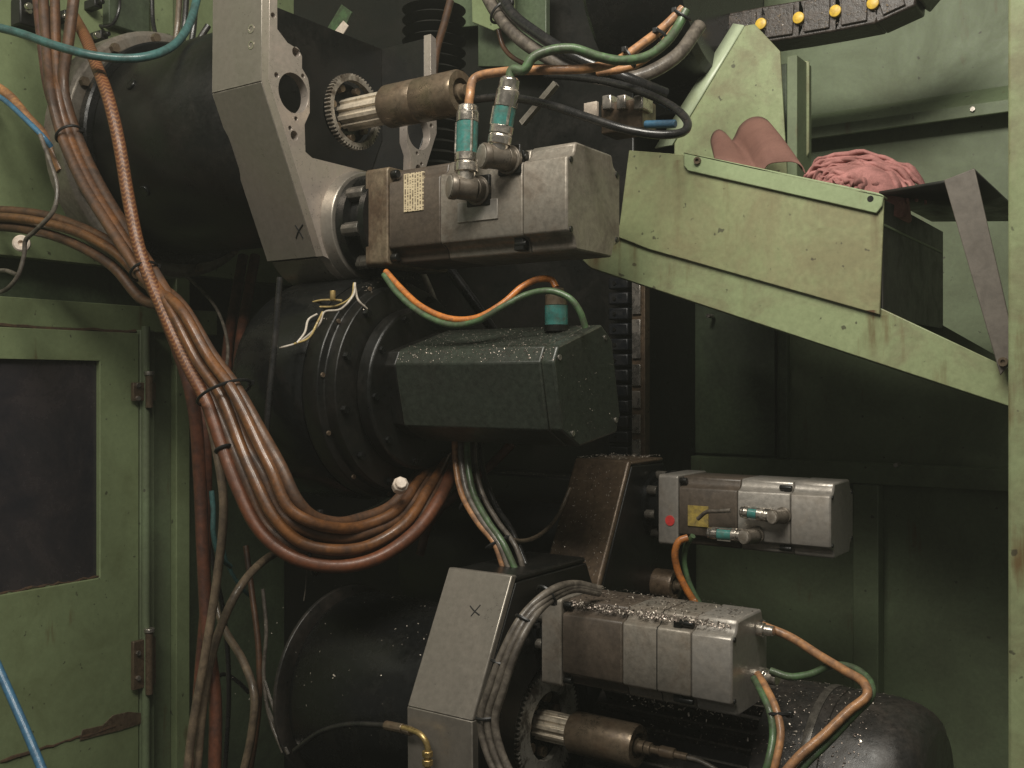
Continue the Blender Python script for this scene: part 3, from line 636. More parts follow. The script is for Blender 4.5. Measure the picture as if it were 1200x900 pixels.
# ---------------------------------------------------------------- servo motors
def motor_profile(s, k=.60, m=.80):
    h = s / 2; P = []
    q = [(h, -.66 * h), (h, .64 * h), (h * .965, .70 * h), (h * .84, .725 * h), (h * .77, .77 * h), (h * .725, .84 * h), (h * .70, .965 * h), (h * .64, h)]
    for r in range(4):
        for (y, z) in q[1:]:
            for _ in range(r): y, z = -z, y
            P.append((y, z))
    # drop duplicates
    return P
def flange_profile(s, c=.10):
    h = s / 2; P = []
    for sy, sz in ((1, 1), (-1, 1), (-1, -1), (1, -1)):
        A0 = {(1, 1): 0, (-1, 1): 90, (-1, -1): 180, (1, -1): 270}[(sy, sz)]
        cy, cz = sy * (h - c * s), sz * (h - c * s)
        for i in range(6):
            q = R_(A0 + 90 * i / 5); P.append((cy + c * s * math.cos(q), cz + c * s * math.sin(q)))
    return P
def motor(label, X0, X1, yc, zc, s, fr, mats, group='servo motors', endnotch=True, seams=()):
    """fr: fractions of the length where flange / stator / middle end; mats: flange, stator, middle, cover"""
    t = thing('servo_motor', label, 'motor', ((X0 + X1) / 2, yc, zc - s / 2), group)
    L = X1 - X0; g = .0012
    cuts = [0] + list(fr) + [1]; nm = ['mounting_flange', 'stator_housing', 'middle_housing', 'end_cover']
    parts = []
    for i in range(4):
        xa = X0 + L * cuts[i] + (g if i else 0); xb = X0 + L * cuts[i + 1]
        if i == 0: prof = flange_profile(s * .985, .05)
        elif i == 1: prof = motor_profile(s * .955)
        else: prof = motor_profile(s * (.962 if i == 2 else .975))
        parts.append(obj(nm[i], MB().prism([(xa, yc + y, zc + z) for y, z in prof], (xb - xa, 0, 0)), M[mats[i]], t, .0025 if i != 3 else .004))
    # corner pockets with bolts on the flange and cap screws at the end of the cover
    h = s / 2
    for sy in (1, -1):
        for sz in (1, -1):
            c = Vector((X0 + L * fr[0] + .0005, yc + sy * h * .84, zc + sz * h * .84))
            obj('flange_bolt', MB().cyl(c, c + Vector((.016, 0, 0)), s * .042, n=10), M['black'], parts[0], .001)
            c = Vector((X1 - L * (1 - fr[2]) + .004, yc + sy * h * .80, zc + sz * h * .80))
            obj('cap_screw', MB().cyl(c - Vector((.03, 0, 0)), c + Vector((-.004, 0, 0)), s * .035, n=10), M['black'], parts[3], .001)
            c = Vector((X1 - .001, yc + sy * h * .84, zc + sz * h * .62))
            obj('cover_screw', MB().cyl(c, c + Vector((.003, 0, 0)), s * .028, n=10), M['black'], parts[3], .0005)
    for f in seams:
        x = X0 + L * f; prof = motor_profile(s * .9635)
        obj('seam', MB().prism([(x, yc + y, zc + z) for y, z in prof], (.002, 0, 0)), M['black'], parts[2])
    return t, parts

YF = YA - .1025
X0 = onY(428, 240, YF).x; X1 = onY(664, 222, YF).x
ZM1 = bc[1]
m1, mp1 = motor('large dirty grey servo motor with two tall upright connectors, below the greasy splined shaft', X0, X1, YA, ZM1, .208, (.125, .40, .80), ('brown_flange', 'brown_paint', 'alu', 'alu'))
# darker bands and nameplate on the stator face
yf = YA - .208 * .955 / 2
def facebox(px0, py0, px1, py1, y, t, bevel=0):
    a = onY(px0, py0, y - t); b = onY(px1, py1, y - t); return MB().box((a.x, y - t, b.z), (b.x, y + .004, a.z))
obj('nameplate', facebox(473, 204, 496, 246, yf, .002), M['nameplate'], mp1[1], .0005)
def connector(parent, base, elbow_dir, up_dir, s, lens, nk=.92):
    """angled plug connector: base on the face, elbow along elbow_dir, plug along up_dir"""
    base = Vector(base); e = Vector(elbow_dir).normalized(); u = Vector(up_dir).normalized()
    c = obj('connector', MB().lathe(base, (0, -1, 0), [(0, 0), (0, s * 1.15), (s * .35, s * 1.15), (s * .4, s * .95), (s * 1.1, s * .95), (s * 1.1, 0)], 28), M['connector'], parent, .001)
    j = base + Vector((0, -s * 1.1, 0))
    obj('elbow', MB().lathe(j - e * s * .3, e, [(0, 0), (0, s * .92), (s * 1.5, s * .92), (s * 1.55, s), (s * 1.95, s), (s * 2.05, s * .93), (s * 2.05, 0)], 32), M['connector'], c, .001)
    obj('knob_cap', MB().lathe(j + e * (s * 1.77), e, [(0, 0), (0, s * .86), (s * .03, s * .86), (s * .06, s * .8), (s * .06, 0)], 32), M['alu'], c)
    k = j + e * s * .45
    l1, l2, l3 = lens
    ns = s * nk
    obj('plug_shell', MB().lathe(k, u, [(0, 0), (0, s * .75), (ns - s * .02, s * .75), (ns, s * .92), (ns + l1 * .45, s * .92), (ns + l1 * .48, s * .86), (ns + l1 * .55, s * .86), (ns + l1 * .58, s * .92), (ns + l1, s * .92), (ns + l1, 0)], 28), M['nickel'], c, .001)
    k2 = k + u * (ns + l1 + .0005)
    obj('coloured_sleeve', MB().lathe(k2, u, [(0, 0), (0, s * .84), (l2, s * .84), (l2, 0)], 28), M['teal_plastic'], c)
    for q in range(6):
        an = 2 * math.pi * q / 6; a_ = u.cross(UP if abs(u.z) < .9 else Vector((1, 0, 0))).normalized(); b_ = u.cross(a_)
        rdir = a_ * math.cos(an) + b_ * math.sin(an); pa = k2 + rdir * s * .86
        if q % 2 == 0: obj('sleeve_rib', MB().tube([pa, pa + u * l2], s * .12, 6, 1), M['nickel'], c)
    k3_ = k2 + u * (l2 + .0005)
    obj('cable_nut', MB().lathe(k3_, u, [(0, 0), (0, s * .9), (l3 * .55, s * .9), (l3 * .6, s * .8), (l3 * .92, s * .78), (l3, s * .6), (l3, 0)], 12), M['nickel'], c, .001)
    return k3_ + u * l3
yfm = YA - .208 * .962 / 2
cb = onY(562, 224, yfm); 
tip1 = connector(mp1[2], (cb.x, yfm, cb.z), (-.55, -.80, .05), (0, .05, 1), .0250, (.036, .060, .034), 1.25)
obj('connector_plate', MB().box((cb.x - .028, yfm - .006, cb.z - .03), (cb.x + .028, yfm + .003, cb.z + .03)), M['black'], mp1[2], .002)
cb2 = onY(598, 188, yfm)
tip2 = connector(mp1[2], (cb2.x, yfm, cb2.z), (-.45, -.85, .0), (.19, .03, 1), .0245, (.034, .034, .056), 1.0)
obj('connector_plate', MB().box((cb2.x - .026, yfm - .005, cb2.z - .028), (cb2.x + .026, yfm + .003, cb2.z + .028)), M['black'], mp1[2], .002)
# raised cover pad on the lower face
obj('pad', facebox(536, 238, 583, 256, yfm, .003), M['alu_clean'], mp1[2], .001)
xp = onY(604, 243, yfm).x
for sg in (1, -1):
    obj('pocket', MB().box((xp - .011, yfm + .011, ZM1 + sg * .208 * .335), (xp + .011, yfm + .03, ZM1 + sg * .208 * .46)), M['black'], mp1[2], .0015)
# motor 4
S4 = .168; YF4 = YA - S4 / 2
X0 = onY(634, 750, YF4).x; X1 = onY(857, 782, YF4).x; ZM4 = H - .4855
m4, mp4 = motor('grey servo motor covered in swarf on top, with orange and green cables leaving its end', X0, X1, YA, ZM4, S4, (.115, .45, .80), ('alu', 'brown_paint', 'alu', 'alu_clean'), seams=(.63,))
coupling('shaft_coupling', 'black oily bolted coupling between the pale bracket and the lower motor', XB, X0, ZM4, .085)
xp = onY(790, 818, YF4).x
for sg in (1, -1):
    obj('pocket', MB().box((xp - .008, YF4 + .0125, ZM4 + sg * S4 * .345), (xp + .008, YF4 + .026, ZM4 + sg * S4 * .425)), M['black'], mp4[2], .0015)
# motor 3
S3 = .160; YF3 = Y3 - S3 / 2
X0 = onY(771, 610, YF3).x; X1 = onY(973, 615, YF3).x; ZM3 = H - .283
m3, mp3 = motor('clean grey servo motor with red dot and yellow label, plugs along its side', X0, X1, Y3, ZM3, S3, (.125, .48, .78), ('alu_clean', 'brown_paint', 'alu_clean', 'alu_clean'))
coupling('shaft_coupling', 'black oily bolted coupling between the brown bracket and the red-dot motor', XC, X0, ZM3, .092, Y3)
c = onY(785, 610, YF3); obj('red_dot', MB().lathe((c.x, YF3 + .001, c.z), (0, -1, 0), [(0, 0), (0, .0115), (.0015, .0115), (.0015, 0)], 24), M['red'], mp3[0])
obj('yellow_label', facebox(806, 592, 830, 618, YF3 + .003, .002), M['yellow_label'], mp3[1])
yf3m = Y3 - S3 * .962 / 2
cb = onY(918, 604, yf3m)
tipa = connector(mp3[2], (cb.x, yf3m, cb.z), (-.35, -.92, .0), (-1, -.05, .06), .0155, (.03, .018, .018))
cb = onY(886, 627, yf3m)
tipb = connector(mp3[2], (cb.x, yf3m, cb.z), (-.35, -.92, .0), (-1, -.05, .0), .0165, (.025, .03, .024))
xp = onY(920, 642, YF3).x
for sg in (1, -1):
    obj('pocket', MB().box((xp - .007, YF3 + .012, ZM3 + sg * S3 * .345), (xp + .007, YF3 + .026, ZM3 + sg * S3 * .425)), M['black'], mp3[2], .0015)
# motor 2: dark covered motor
S2 = .224; YF2 = YA - S2 / 2
X0 = onY(452, 460, YF2).x; X1 = onY(657, 460, YF2).x
m2 = thing('spindle_motor', 'dark grey-black chamfered motor cover dusted with swarf, on the middle drum', 'motor', ((X0 + X1) / 2, YA, Z2 - S2 / 2))
L = X1 - X0
zc2 = H - .004
XE2 = -1.0
OCT = [(1.587, .070), (1.747, .117), (1.790, .088), (1.824, -.062), (1.808, -.098), (1.664, -.119), (1.600, -.086), (1.572, .040)]
OCT = [(y + .006, z + H) for y, z in OCT]
cy2 = sum(p[0] for p in OCT) / 8; cz2 = sum(p[1] for p in OCT) / 8
XS2 = onY(470, 460, YF2).x
obj('motor_flange', MB().prism([(XS2 - .06, cy2 + (y - cy2) * .97, cz2 + (z - cz2) * .97) for y, z in OCT], (.058, 0, 0)), M['black'], m2, .003)
cov2 = obj('motor_cover', MB().prism([(XS2, y, z) for y, z in OCT], (XE2 - .030 - XS2, 0, 0)), M['dark_cover'], m2, .003)
obj('end_cap', MB().prism([(XE2 - .029, y, z) for y, z in OCT], (.029, 0, 0)), M['dark_cover'], m2, .004)
for i in (1, 3, 5, 7):
    y = (OCT[i][0] + OCT[(i + 1) % 8][0]) / 2; z = (OCT[i][1] + OCT[(i + 1) % 8][1]) / 2
    c = Vector((XE2 - .001, cy2 + (y - cy2) * .90, cz2 + (z - cz2) * .90)); obj('cap_screw', MB().cyl(c, c + Vector((.003, 0, 0)), .0055, n=10), M['steel'], m2)
# connector on top of motor 2
pc = onY(652, 372, YA); zt2 = H + .104
con = obj('connector', MB().lathe((pc.x, YA, zt2), (0, 0, 1), [(0, 0), (0, .024), (.012, .024), (.012, 0)], 20), M['black'], m2)
obj('coloured_sleeve', MB().lathe((pc.x, YA, zt2 + .0125), (0, 0, 1), [(0, 0), (0, .023), (.038, .023), (.038, 0)], 24), M['teal_plastic'], con)
obj('cable_nut', MB().lathe((pc.x, YA, zt2 + .051), (0, 0, 1), [(0, 0), (0, .022), (.02, .022), (.024, .016), (.034, .015), (.034, 0)], 14), M['steel_brown'], con, .001)

# ---------------------------------------------------------------- big finned motor
YG = 1.98; RG = .20
ge = onY(1085, 880, YG); gl = onY(740, 860, YG)
ZG = H - .79
bm = thing('electric_motor', 'large black finned electric motor with rounded end cowl, dusted with swarf', 'motor', ((ge.x + gl.x) / 2, YG, ZG - RG))
xs = onY(918, 830, YG).x; xe = ge.x + .02
obj('motor_body', MB().lathe((gl.x - .02, YG, ZG), (1, 0, 0), [(0, 0), (0, RG * .86), (xs - gl.x + .02, RG * .86), (xs - gl.x + .02, 0)], 64), M['black_fins'], bm)
Lc = xe - xs
obj('fan_cowl', MB().lathe((xs, YG, ZG), (1, 0, 0), [(0, 0), (0, RG), (Lc * .42, RG), (Lc * .425, RG * .985), (Lc * .45, RG * .985), (Lc * .455, RG * 1.0), (Lc * .72, RG * .995), (Lc * .84, RG * .965), (Lc * .92, RG * .91), (Lc * .965, RG * .85), (Lc * .975, RG * .80), (Lc * .985, RG * .78), (Lc, RG * .74), (Lc, 0)], 72), M['black_fins'], bm)
obj('cowl_band', MB().lathe((xs + Lc * .30, YG, ZG), (1, 0, 0), [(0, RG * .99), (0, RG * 1.012), (.003, RG * 1.016), (.012, RG * 1.016), (.015, RG * 1.012), (.015, RG * .99), (0, RG * .99)], 72), M['fin'], bm)
for i in range(26):
    q = R_(-10 + i * 9.2); d = Vector((0, math.cos(q), math.sin(q))); s_ = Vector((0, -math.sin(q), math.cos(q)))
    b_ = Vector((gl.x, YG, ZG)); r0, r1, t_ = RG * .85, RG * .985, .0034
    obj('fin', MB().prism([b_ + d * r0 - s_ * t_, b_ + d * r1 - s_ * t_ * .6, b_ + d * r1 + s_ * t_ * .6, b_ + d * r0 + s_ * t_], (xs - gl.x - .004, 0, 0)), M['fin'], bm)

# black drum at top centre and valve block
ud = thing('upper_machine_head', 'black glossy machine head above the upper motor behind the cables', 'machine head', (-1.2, 2.3, H + .7))
pa = onY(640, 40, 2.2)
obj('head_body', MB().lathe((-1.24, 2.33, H + 1.02), (1, 0, 0), [(0, 0), (0, .27), (.015, .285), (.23, .285), (.245, .27), (.245, 0)], 56), M['black_gloss'], ud)
obj('head_mount', MB().box((-1.26, 2.45, H + .70), (-1.06, 2.79, H + 1.6)), M['black'], ud, .01)
# dark ribbed bellows and plates between bracket and head
bl = thing('ribbed_bellows', 'black ribbed rubber bellows behind the upper bracket', 'bellows', (-1.6, 2.1, H + .6))
for i in range(16):
    z = H + .56 + i * .028
    obj('fold', MB().lathe((-1.72, 2.12, z), (0, 0, 1), [(0, 0), (0, .06), (.012, .085), (.024, .06), (.026, 0)], 24), M['rubber'], bl)
pl_ = obj('guide_plate', MB().prism([onY(x, y, 2.32) for x, y in ((505, -20), (505, 35), (560, 30), (560, 78), (640, 78), (640, -20))], (0, .02, 0)), M['green_dark'], bevel=.002)
tag(pl_, 'dark green sheet metal plate behind the black cables above the splined shaft', 'plate')
pl2 = obj('guide_plate', MB().prism([onY(x, y, 2.26) for x, y in ((552, -25), (553, 26), (578, 36), (602, 26), (600, -25))], (0, .012, 0)), M['green'], bevel=.002)
tag(pl2, 'small light green plate at the top beside the thick grey cables', 'plate')
pl3 = obj('flat_bar', MB().prism([onY(x, y, 2.16) for x, y in ((372, 52), (400, 5), (412, 14), (388, 66))], (0, .006, 0)), M['green_cable'], bevel=.001)
tag(pl3, 'green painted slanted bar seen inside the upper bracket', 'bar')
pl4 = obj('flat_bar', MB().prism([onY(x, y, 2.155) for x, y in ((376, 56), (402, 24), (408, 30), (385, 66))], (0, .004, 0)), M['white_plastic'], bevel=.001)
tag(pl4, 'pale slanted strip lying along the green bar inside the upper bracket', 'bar')
# valve block
vb = thing('valve_block', 'small grey metal valve block behind the black cable loop', 'valve', onY(730, 140, 1.98))
def vbox(px0, py0, px1, py1, Y, d): a = onY(px0, py0, Y); b = onY(px1, py1, Y); return MB().box((a.x, Y, b.z), (b.x, Y + d, a.z))
obj('valve_body', vbox(704, 122, 752, 150, 1.98, .07), M['arm_rust'], vb, .004)
for x in (705, 722, 742): obj('valve_cap', vbox(x, 112, x + 11, 127, 1.965, .05), M['steel'], vb, .003)
obj('valve_tag', vbox(684, 121, 699, 136, 1.97, .01), M['white_plastic'], vb, .001)
bf = obj('blue_fitting', MB().cyl(onY(756, 146, 1.93), onY(792, 145, 1.93), .0085, n=14), M['blue'], bevel=.002)
tag(bf, 'short bright blue hose fitting beside the valve block', 'fitting')

# ---------------------------------------------------------------- chute
YC = 1.96; WC = .50
ct = thing('sloping_chute', 'light green stained sheet metal chute sloping down to the right post', 'chute', onY(930, 420, YC))
def plate(poly, Y, t, mat, name, bevel=.0015, par=ct): return obj(name, MB().prism([onY(x, y, Y) for x, y in poly], (0, t, 0)), M[mat], par, bevel)
ch1 = plate([(668, 291), (722, 274), (1030, 360), (1215, 447), (1215, 487), (692, 314)], YC, .006, 'green_chute', 'lower_channel')
# flange under the channel
def strip(poly, Y, t, dy, mat, name, par=ct):   # sheet swept back from an edge line: poly = two pixels
    a = onY(*poly[0], Y); b = onY(*poly[1], Y)
    return obj(name, MB().prism([a, b, b + Vector((0, 0, -t)), a + Vector((0, 0, -t))], (0, dy, 0)), M[mat], par, .001)
strip([(693, 313), (1215, 486.4)], YC + .0065, .004, WC - .02, 'green_old', 'chute_floor')
fp = plate([(722, 277), (726, 262), (737, 176), (800, 181), (1036, 234), (1031, 369), (760, 292)], YC - .0075, .006, 'green_panel', 'side_panel')
plate([(801, 178), (1029, 226), (1035.5, 229), (1034, 241), (1027, 250), (806, 200), (801, 194)], YC - .014, .0055, 'green_lip', 'folded_lip')
a = onY(801, 178, YC - .014); b = onY(1035, 229, YC - .014)
obj('lip_top', MB().prism([a, b, b + Vector((0, 0, -.004)), a + Vector((0, 0, -.004))], (0, .03, 0)), M['green_chute'], ct, .001)
for px, py, mt in ((818, 188.5, 'steel_brown'), (1020, 233, 'black')):
    c = onY(px, py, YC - .014); obj('bolt', MB().lathe((c.x, c.y + .003, c.z), (0, -1, 0), [(0, 0), (0, .0075), (.009, .0075), (.009, .004), (.004, .004), (.004, 0)] if mt != 'black' else [(0, 0), (0, .006), (.0034, .006), (.0034, 0)], 12), M[mt], ct)
# deck, end plate, rear side
a = onY(738, 196, YC); b = onY(1036, 262, YC)
obj('deck', MB().prism([a, b, b + Vector((0, 0, -.005)), a + Vector((0, 0, -.005))], (0, WC - .01, 0)), M['green_old'], ct, .001)
e0 = onY(1035, 233, YC); e1 = onY(1035, 372, YC)
obj('end_plate', MB().box((e0.x - .004, YC + .001, e1.z), (e0.x, YC + WC, e0.z)), M['rubber'], ct, .001)
obj('rear_side', MB().prism([Vector((p_.x, YC + WC + .001, p_.z)) for p_ in (onY(738, 196, YC), onY(1215, 300, YC) + Vector((0, 0, -.25)), onY(1215, 480, YC), onY(738, 320, YC))], (0, .005, 0)), M['green_old'], ct)
# upright plate behind the lip
YU = YC + .30
up = thing('chute_guard', 'tall green guard plate with a bright slanted edge behind the chute', 'guard plate', onY(860, 190, YU))
guard = [(790, 168), (873, 30), (884, 28), (914, 60), (922, 200), (922, 260), (790, 235)]
obj('guard_plate', MB().prism([onY(x, y, YU) for x, y in guard], (0, .006, 0)), M['green_chute'], up, .0015)
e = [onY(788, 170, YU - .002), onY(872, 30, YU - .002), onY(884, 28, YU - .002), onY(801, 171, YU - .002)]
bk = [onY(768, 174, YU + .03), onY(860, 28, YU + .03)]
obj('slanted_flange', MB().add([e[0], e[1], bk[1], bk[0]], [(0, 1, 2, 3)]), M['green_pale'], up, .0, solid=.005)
obj('guard_corner', MB().prism([onY(x, y, YU - .004) for x, y in ((922, 66), (934, 64), (934, 240), (922, 240))], (0, .10, 0)), M['green_old'], up, .002)
obj('guard_return', MB().prism([onY(x, y, YU + .06) for x, y in ((930, 68), (948, 72), (948, 178), (940, 192), (930, 198))], (0, .006, 0)), M['green_chute'], up, .002)
for px, py in ((826, 160), (822, 116)):
    c = onY(px, py, YU - .001)
# strap and black sheet
st0 = YC - .03
sp = thing('bent_strap', 'dark grey-brown flat strap folded over and hanging down the end of the chute', 'strap', onY(1175, 440, st0))
obj('strap_bar', MB().prism([onY(x, y, st0) for x, y in ((1106, 211), (1142, 197), (1184, 380), (1184, 425), (1172, 440))], (0, .006, 0)), M['strap'], sp, .0015)
c = onY(1176, 424, st0); obj('strap_bolt', MB().lathe((c.x, c.y, c.z), (0, -1, 0), [(0, 0), (0, .008), (.008, .008), (.008, .004), (.004, .004), (.004, 0)], 12), M['steel_brown'], sp)
A0 = onY(1038, 229, YC + .03); A1 = onY(1141, 198, st0 + .004); A2 = onY(1107, 212, st0 + .004)
B1 = A1 + Vector((.10, .30, -.05)); 
mb = MB(); mb.add([onY(1030, 226, YC + .05), A2 + Vector((0, .008, 0)), A1 + Vector((0, .008, 0)), A1 + Vector((.02, .46, -.03)), onY(1035, 226, YC + .05) + Vector((0, .40, .0))], [(0, 1, 4), (1, 2, 3), (1, 3, 4)])
rs = obj('rubber_sheet', mb, M['rubber'], solid=.006); tag(rs, 'black rubber sheet lying across the end of the chute beside the cloth', 'sheet')

# brown curled abrasive sheet
rowA = [(835, 176), (833, 165), (836, 156), (842, 152), (850, 156), (857, 165), (861, 160), (867, 148), (878, 139), (890, 137), (899, 141), (905, 149), (908, 158)]
rowB = [(838, 188), (838, 186), (846, 188), (856, 192), (868, 197), (882, 203), (890, 206), (893, 203), (900, 193), (915, 190), (930, 190), (940, 195), (944, 204)]
SA = spline([onY(x, y, YC + .20) for x, y in rowA], 5); SB = spline([onY(x, y, YC + .045) for x, y in rowB], 5)
mb = MB(); n = len(SA); K = 8; vs = []
for k in range(K + 1):
    t = k / K
    for i in range(n): vs.append(SA[i].lerp(SB[i], t) + Vector((0, 0, .012 * math.sin(math.pi * t) * math.sin(math.pi * i / n))))
fs = [(k * n + i, k * n + i + 1, (k + 1) * n + i + 1, (k + 1) * n + i) for k in range(K) for i in range(n - 1)]
mb.add(vs, fs)
bs = obj('abrasive_sheet', mb, M['brown_sheet'], solid=.002, sharp=80); tag(bs, 'curled red-brown abrasive sheet lying in the chute beside the pink cloth', 'sheet')

# pink cloth: a heap of nested, drooping folds
random.seed(3)
mb = MB(); cb_ = onY(1001, 230, YC + .10)
def fold(a, h, y, r, sk, dz=0.0, t0=0.0, t1=1.0):
    ph1, ph2, ph3 = (random.uniform(0, 6.28) for _ in range(3)); n = 16; K = 26
    base = len(mb.v)
    for i in range(K + 1):
        t = t0 + (t1 - t0) * i / K; q = math.pi * t
        c = cb_ + Vector((-a * math.cos(q) + sk * math.sin(q), y + .006 * math.sin(5 * q + ph1), h * max(0, math.sin(q)) ** .75 - .20 * (-a * math.cos(q)) + dz + .0035 * math.sin(7 * q + ph2) + .002 * math.sin(15 * q + ph3)))
        out = Vector((-math.cos(q), 0, math.sin(q) * .9 + .15)).normalized(); fr = Vector((0, -1, 0))
        rr = r * (1 + .22 * math.sin(4 * q + ph3) + .12 * math.sin(11 * q + ph1)) * (.55 + .45 * max(0, math.sin(math.pi * i / K)) ** .5)
        for k in range(n):
            w_ = 2 * math.pi * k / n; sq = math.cos(w_); mb.v.append(c + out * rr * (abs(sq) ** .8) * (1 if sq > 0 else -1) + fr * rr * 2.3 * math.sin(w_))
    for i in range(K):
        for k in range(n):
            k2 = (k + 1) % n; mb.f.append((base + i * n + k, base + i * n + k2, base + (i + 1) * n + k2, base + (i + 1) * n + k))
    mb.f.append(tuple(base + k for k in range(n))[::-1]); mb.f.append(tuple(base + K * n + k for k in range(n)))
for k in range(24):
    f_ = k / 23; a_ = .128 * (1 - .80 * f_) * random.uniform(.92, 1.06); t0 = random.choice((0, 0, .06, .15)); t1 = random.choice((1, 1, .93, .82))
    fold(a_, (.090 * (1 - .84 * f_)) * random.uniform(.93, 1.05), .060 - .112 * f_, random.uniform(.0045, .0085), random.uniform(-.012, .012), random.uniform(-.002, .003), t0, t1)
for k in range(5): fold(random.uniform(.03, .07), random.uniform(.012, .03), -.045 - .004 * k, random.uniform(.004, .0065), random.uniform(-.05, .03), -.006, 0, 1)
# inner mass under the folds
mb.lathe(cb_ + Vector((0, .03, -.05)), (0, 0, 1), [(0, 0), (0, .10), (.05, .094), (.088, .071), (.112, .035), (.119, 0)], 28)
pk = obj('folded_cloth', mb, M['pink_cloth'], sharp=180); tag(pk, 'crumpled pink cleaning cloth heaped in the chute', 'cloth')

# ---------------------------------------------------------------- drag chain
YD = YU + .12
dc = thing('drag_chain', 'dirty dark drag chain with yellow round plugs above the chute', 'drag chain', onY(930, 40, YD))
cpts = [(806, 44), (849, 37), (893, 29), (937, 22), (980, 14), (1024, 5), (1064, -14), (1092, -48)]
for i in range(len(cpts) - 1):
    a = onY(*cpts[i], YD); b = onY(*cpts[i + 1], YD); dn = (b - a).normalized(); un = Vector((-dn.z, 0, dn.x)); hh = .044
    j = Vector((0, .0, 0)); e = .012
    sidep = []
    for s_ in (0, 1):
        pass
    lk = obj('link', MB().prism([a - un * hh - dn * .006, b - un * hh + dn * .004, b - un * hh * .5 + dn * e, b + un * hh * .5 + dn * e, b + un * hh + dn * .004, a + un * hh - dn * .006], (0, .09, 0)), M['chain'], dc, .004)
    obj('side_plate', MB().prism([a - un * hh * .8 + dn * .012, b - un * hh * .8 - dn * .014, b + un * hh * .8 - dn * .014, a + un * hh * .8 + dn * .012], (0, -.006, 0)), M['chain'], lk, .002)
    if cpts[i][0] > 880 and cpts[i][0] < 1040:
        c = a; obj('plug', MB().lathe((c.x, YD - .002, c.z), (0, -1, 0), [(0, 0), (0, .014), (.008, .0135), (.009, .012), (.009, 0)], 20), M['yellow'], lk)

# ---------------------------------------------------------------- hoses and cables
def pipe(name, label, cat, P, r, mat, group=None, n=12, step=6, wob=0.0):
    PP = pts(P)
    if wob: PP = [p + Vector((random.uniform(-1, 1), random.uniform(-1, 1), random.uniform(-1, 1))) * wob for p in PP]
    o = obj(name, MB().tube(PP, r, n, step), M[mat], sharp=60); tag(o, label, cat, group); return o
YM = 1.36
Mpath = [(86, 18, 1.50), (100, 44, 1.42), (112, 74, 1.38), (127, 115, YM), (139, 165, YM), (151, 235, YM), (165, 298, YM), (193, 368, YM), (221, 430, YM), (242, 470, YM), (261, 525, YM), (278, 570, YM), (305, 622, 1.37), (345, 654, 1.40), (395, 664, 1.46), (440, 655, 1.52), (485, 625, 1.60), (515, 585, 1.68), (530, 552, 1.76), (548, 505, 1.90)]
pipe('coolant_hose', 'orange-brown braided hose running down the front of the brown hose bundle', 'hose', Mpath, .0138, 'hose_braid')
def inward(path, d, dY):
    out = []
    for i, (x, y, Y) in enumerate(path):
        a = path[max(i - 1, 0)]; b = path[min(i + 1, len(path) - 1)]
        tx, ty = b[0] - a[0], b[1] - a[1]; l = math.hypot(tx, ty) or 1
        dd = d * (1 - .65 * max(0, (i - len(path) * .55) / (len(path) * .45))) * min(1, .42 + .16 * i)
        jx = random.uniform(-3.0, 3.0) if 1 < i < len(path) - 2 else 0
        out.append((x + ty / l * (dd + jx), y - tx / l * (dd + jx), Y + dY + random.uniform(-.003, .003)))
    return out
tail = Mpath[7:]
BG = 'brown hoses in the hanging bundle'
BL = 'smooth brown hose coming down past the teal hose into the tied bundle'
heads = [[(50, -14, 1.40), (55, 60, 1.38), (60, 110, YM), (72, 158, YM), (97, 215, YM), (131, 270, YM), (163, 318, YM)],
         [(64, -14, 1.41), (66, 60, 1.39), (69, 110, 1.375), (81, 158, 1.375), (106, 215, 1.375), (140, 270, 1.375), (172, 318, 1.375)],
         [(88, -14, 1.40), (80, 50, 1.39), (74, 100, 1.385), (90, 158, 1.39), (116, 215, 1.39), (149, 270, 1.39), (180, 318, 1.385)],
         [(-20, 254, 1.33), (20, 256, 1.35), (60, 263, 1.36), (100, 276, 1.37), (140, 300, 1.375), (168, 330, 1.385)],
         [(-20, 264, 1.34), (20, 267, 1.36), (62, 276, 1.37), (100, 292, 1.38), (135, 315, 1.39), (165, 350, 1.40)]]
heads += [[(42, -14, 1.43), (50, 60, 1.41), (58, 110, 1.40), (78, 158, 1.40), (104, 215, 1.40), (136, 268, 1.405), (166, 316, 1.41)],
          [(-20, 246, 1.36), (20, 248, 1.38), (58, 254, 1.39), (98, 268, 1.40), (138, 290, 1.41), (172, 324, 1.42)]]
mats = ['hose_dull', 'hose', 'hose_dull', 'hose', 'hose_dull', 'hose_red', 'hose_dull']  # duller strands carry the bundle's shading in their colour
offs = [11.5, 22, 34, 45, 17, 28, 54]; dys = [.016, .002, .018, .004, .038, .040, .024]
rads = [.0125, .0118, .0130, .0115, .0120, .0115, .0120]
for h, m_, d, dy, rr in zip(heads, mats, offs, dys, rads):
    top_ = h[0][0] > 0
    pipe('coolant_hose', BL if top_ else 'smooth brown hose coming in past the white grommet to join the tied bundle', 'hose', h + inward(tail, d, dy), rr, m_, BG if top_ else 'brown hoses joining the bundle from the wall')
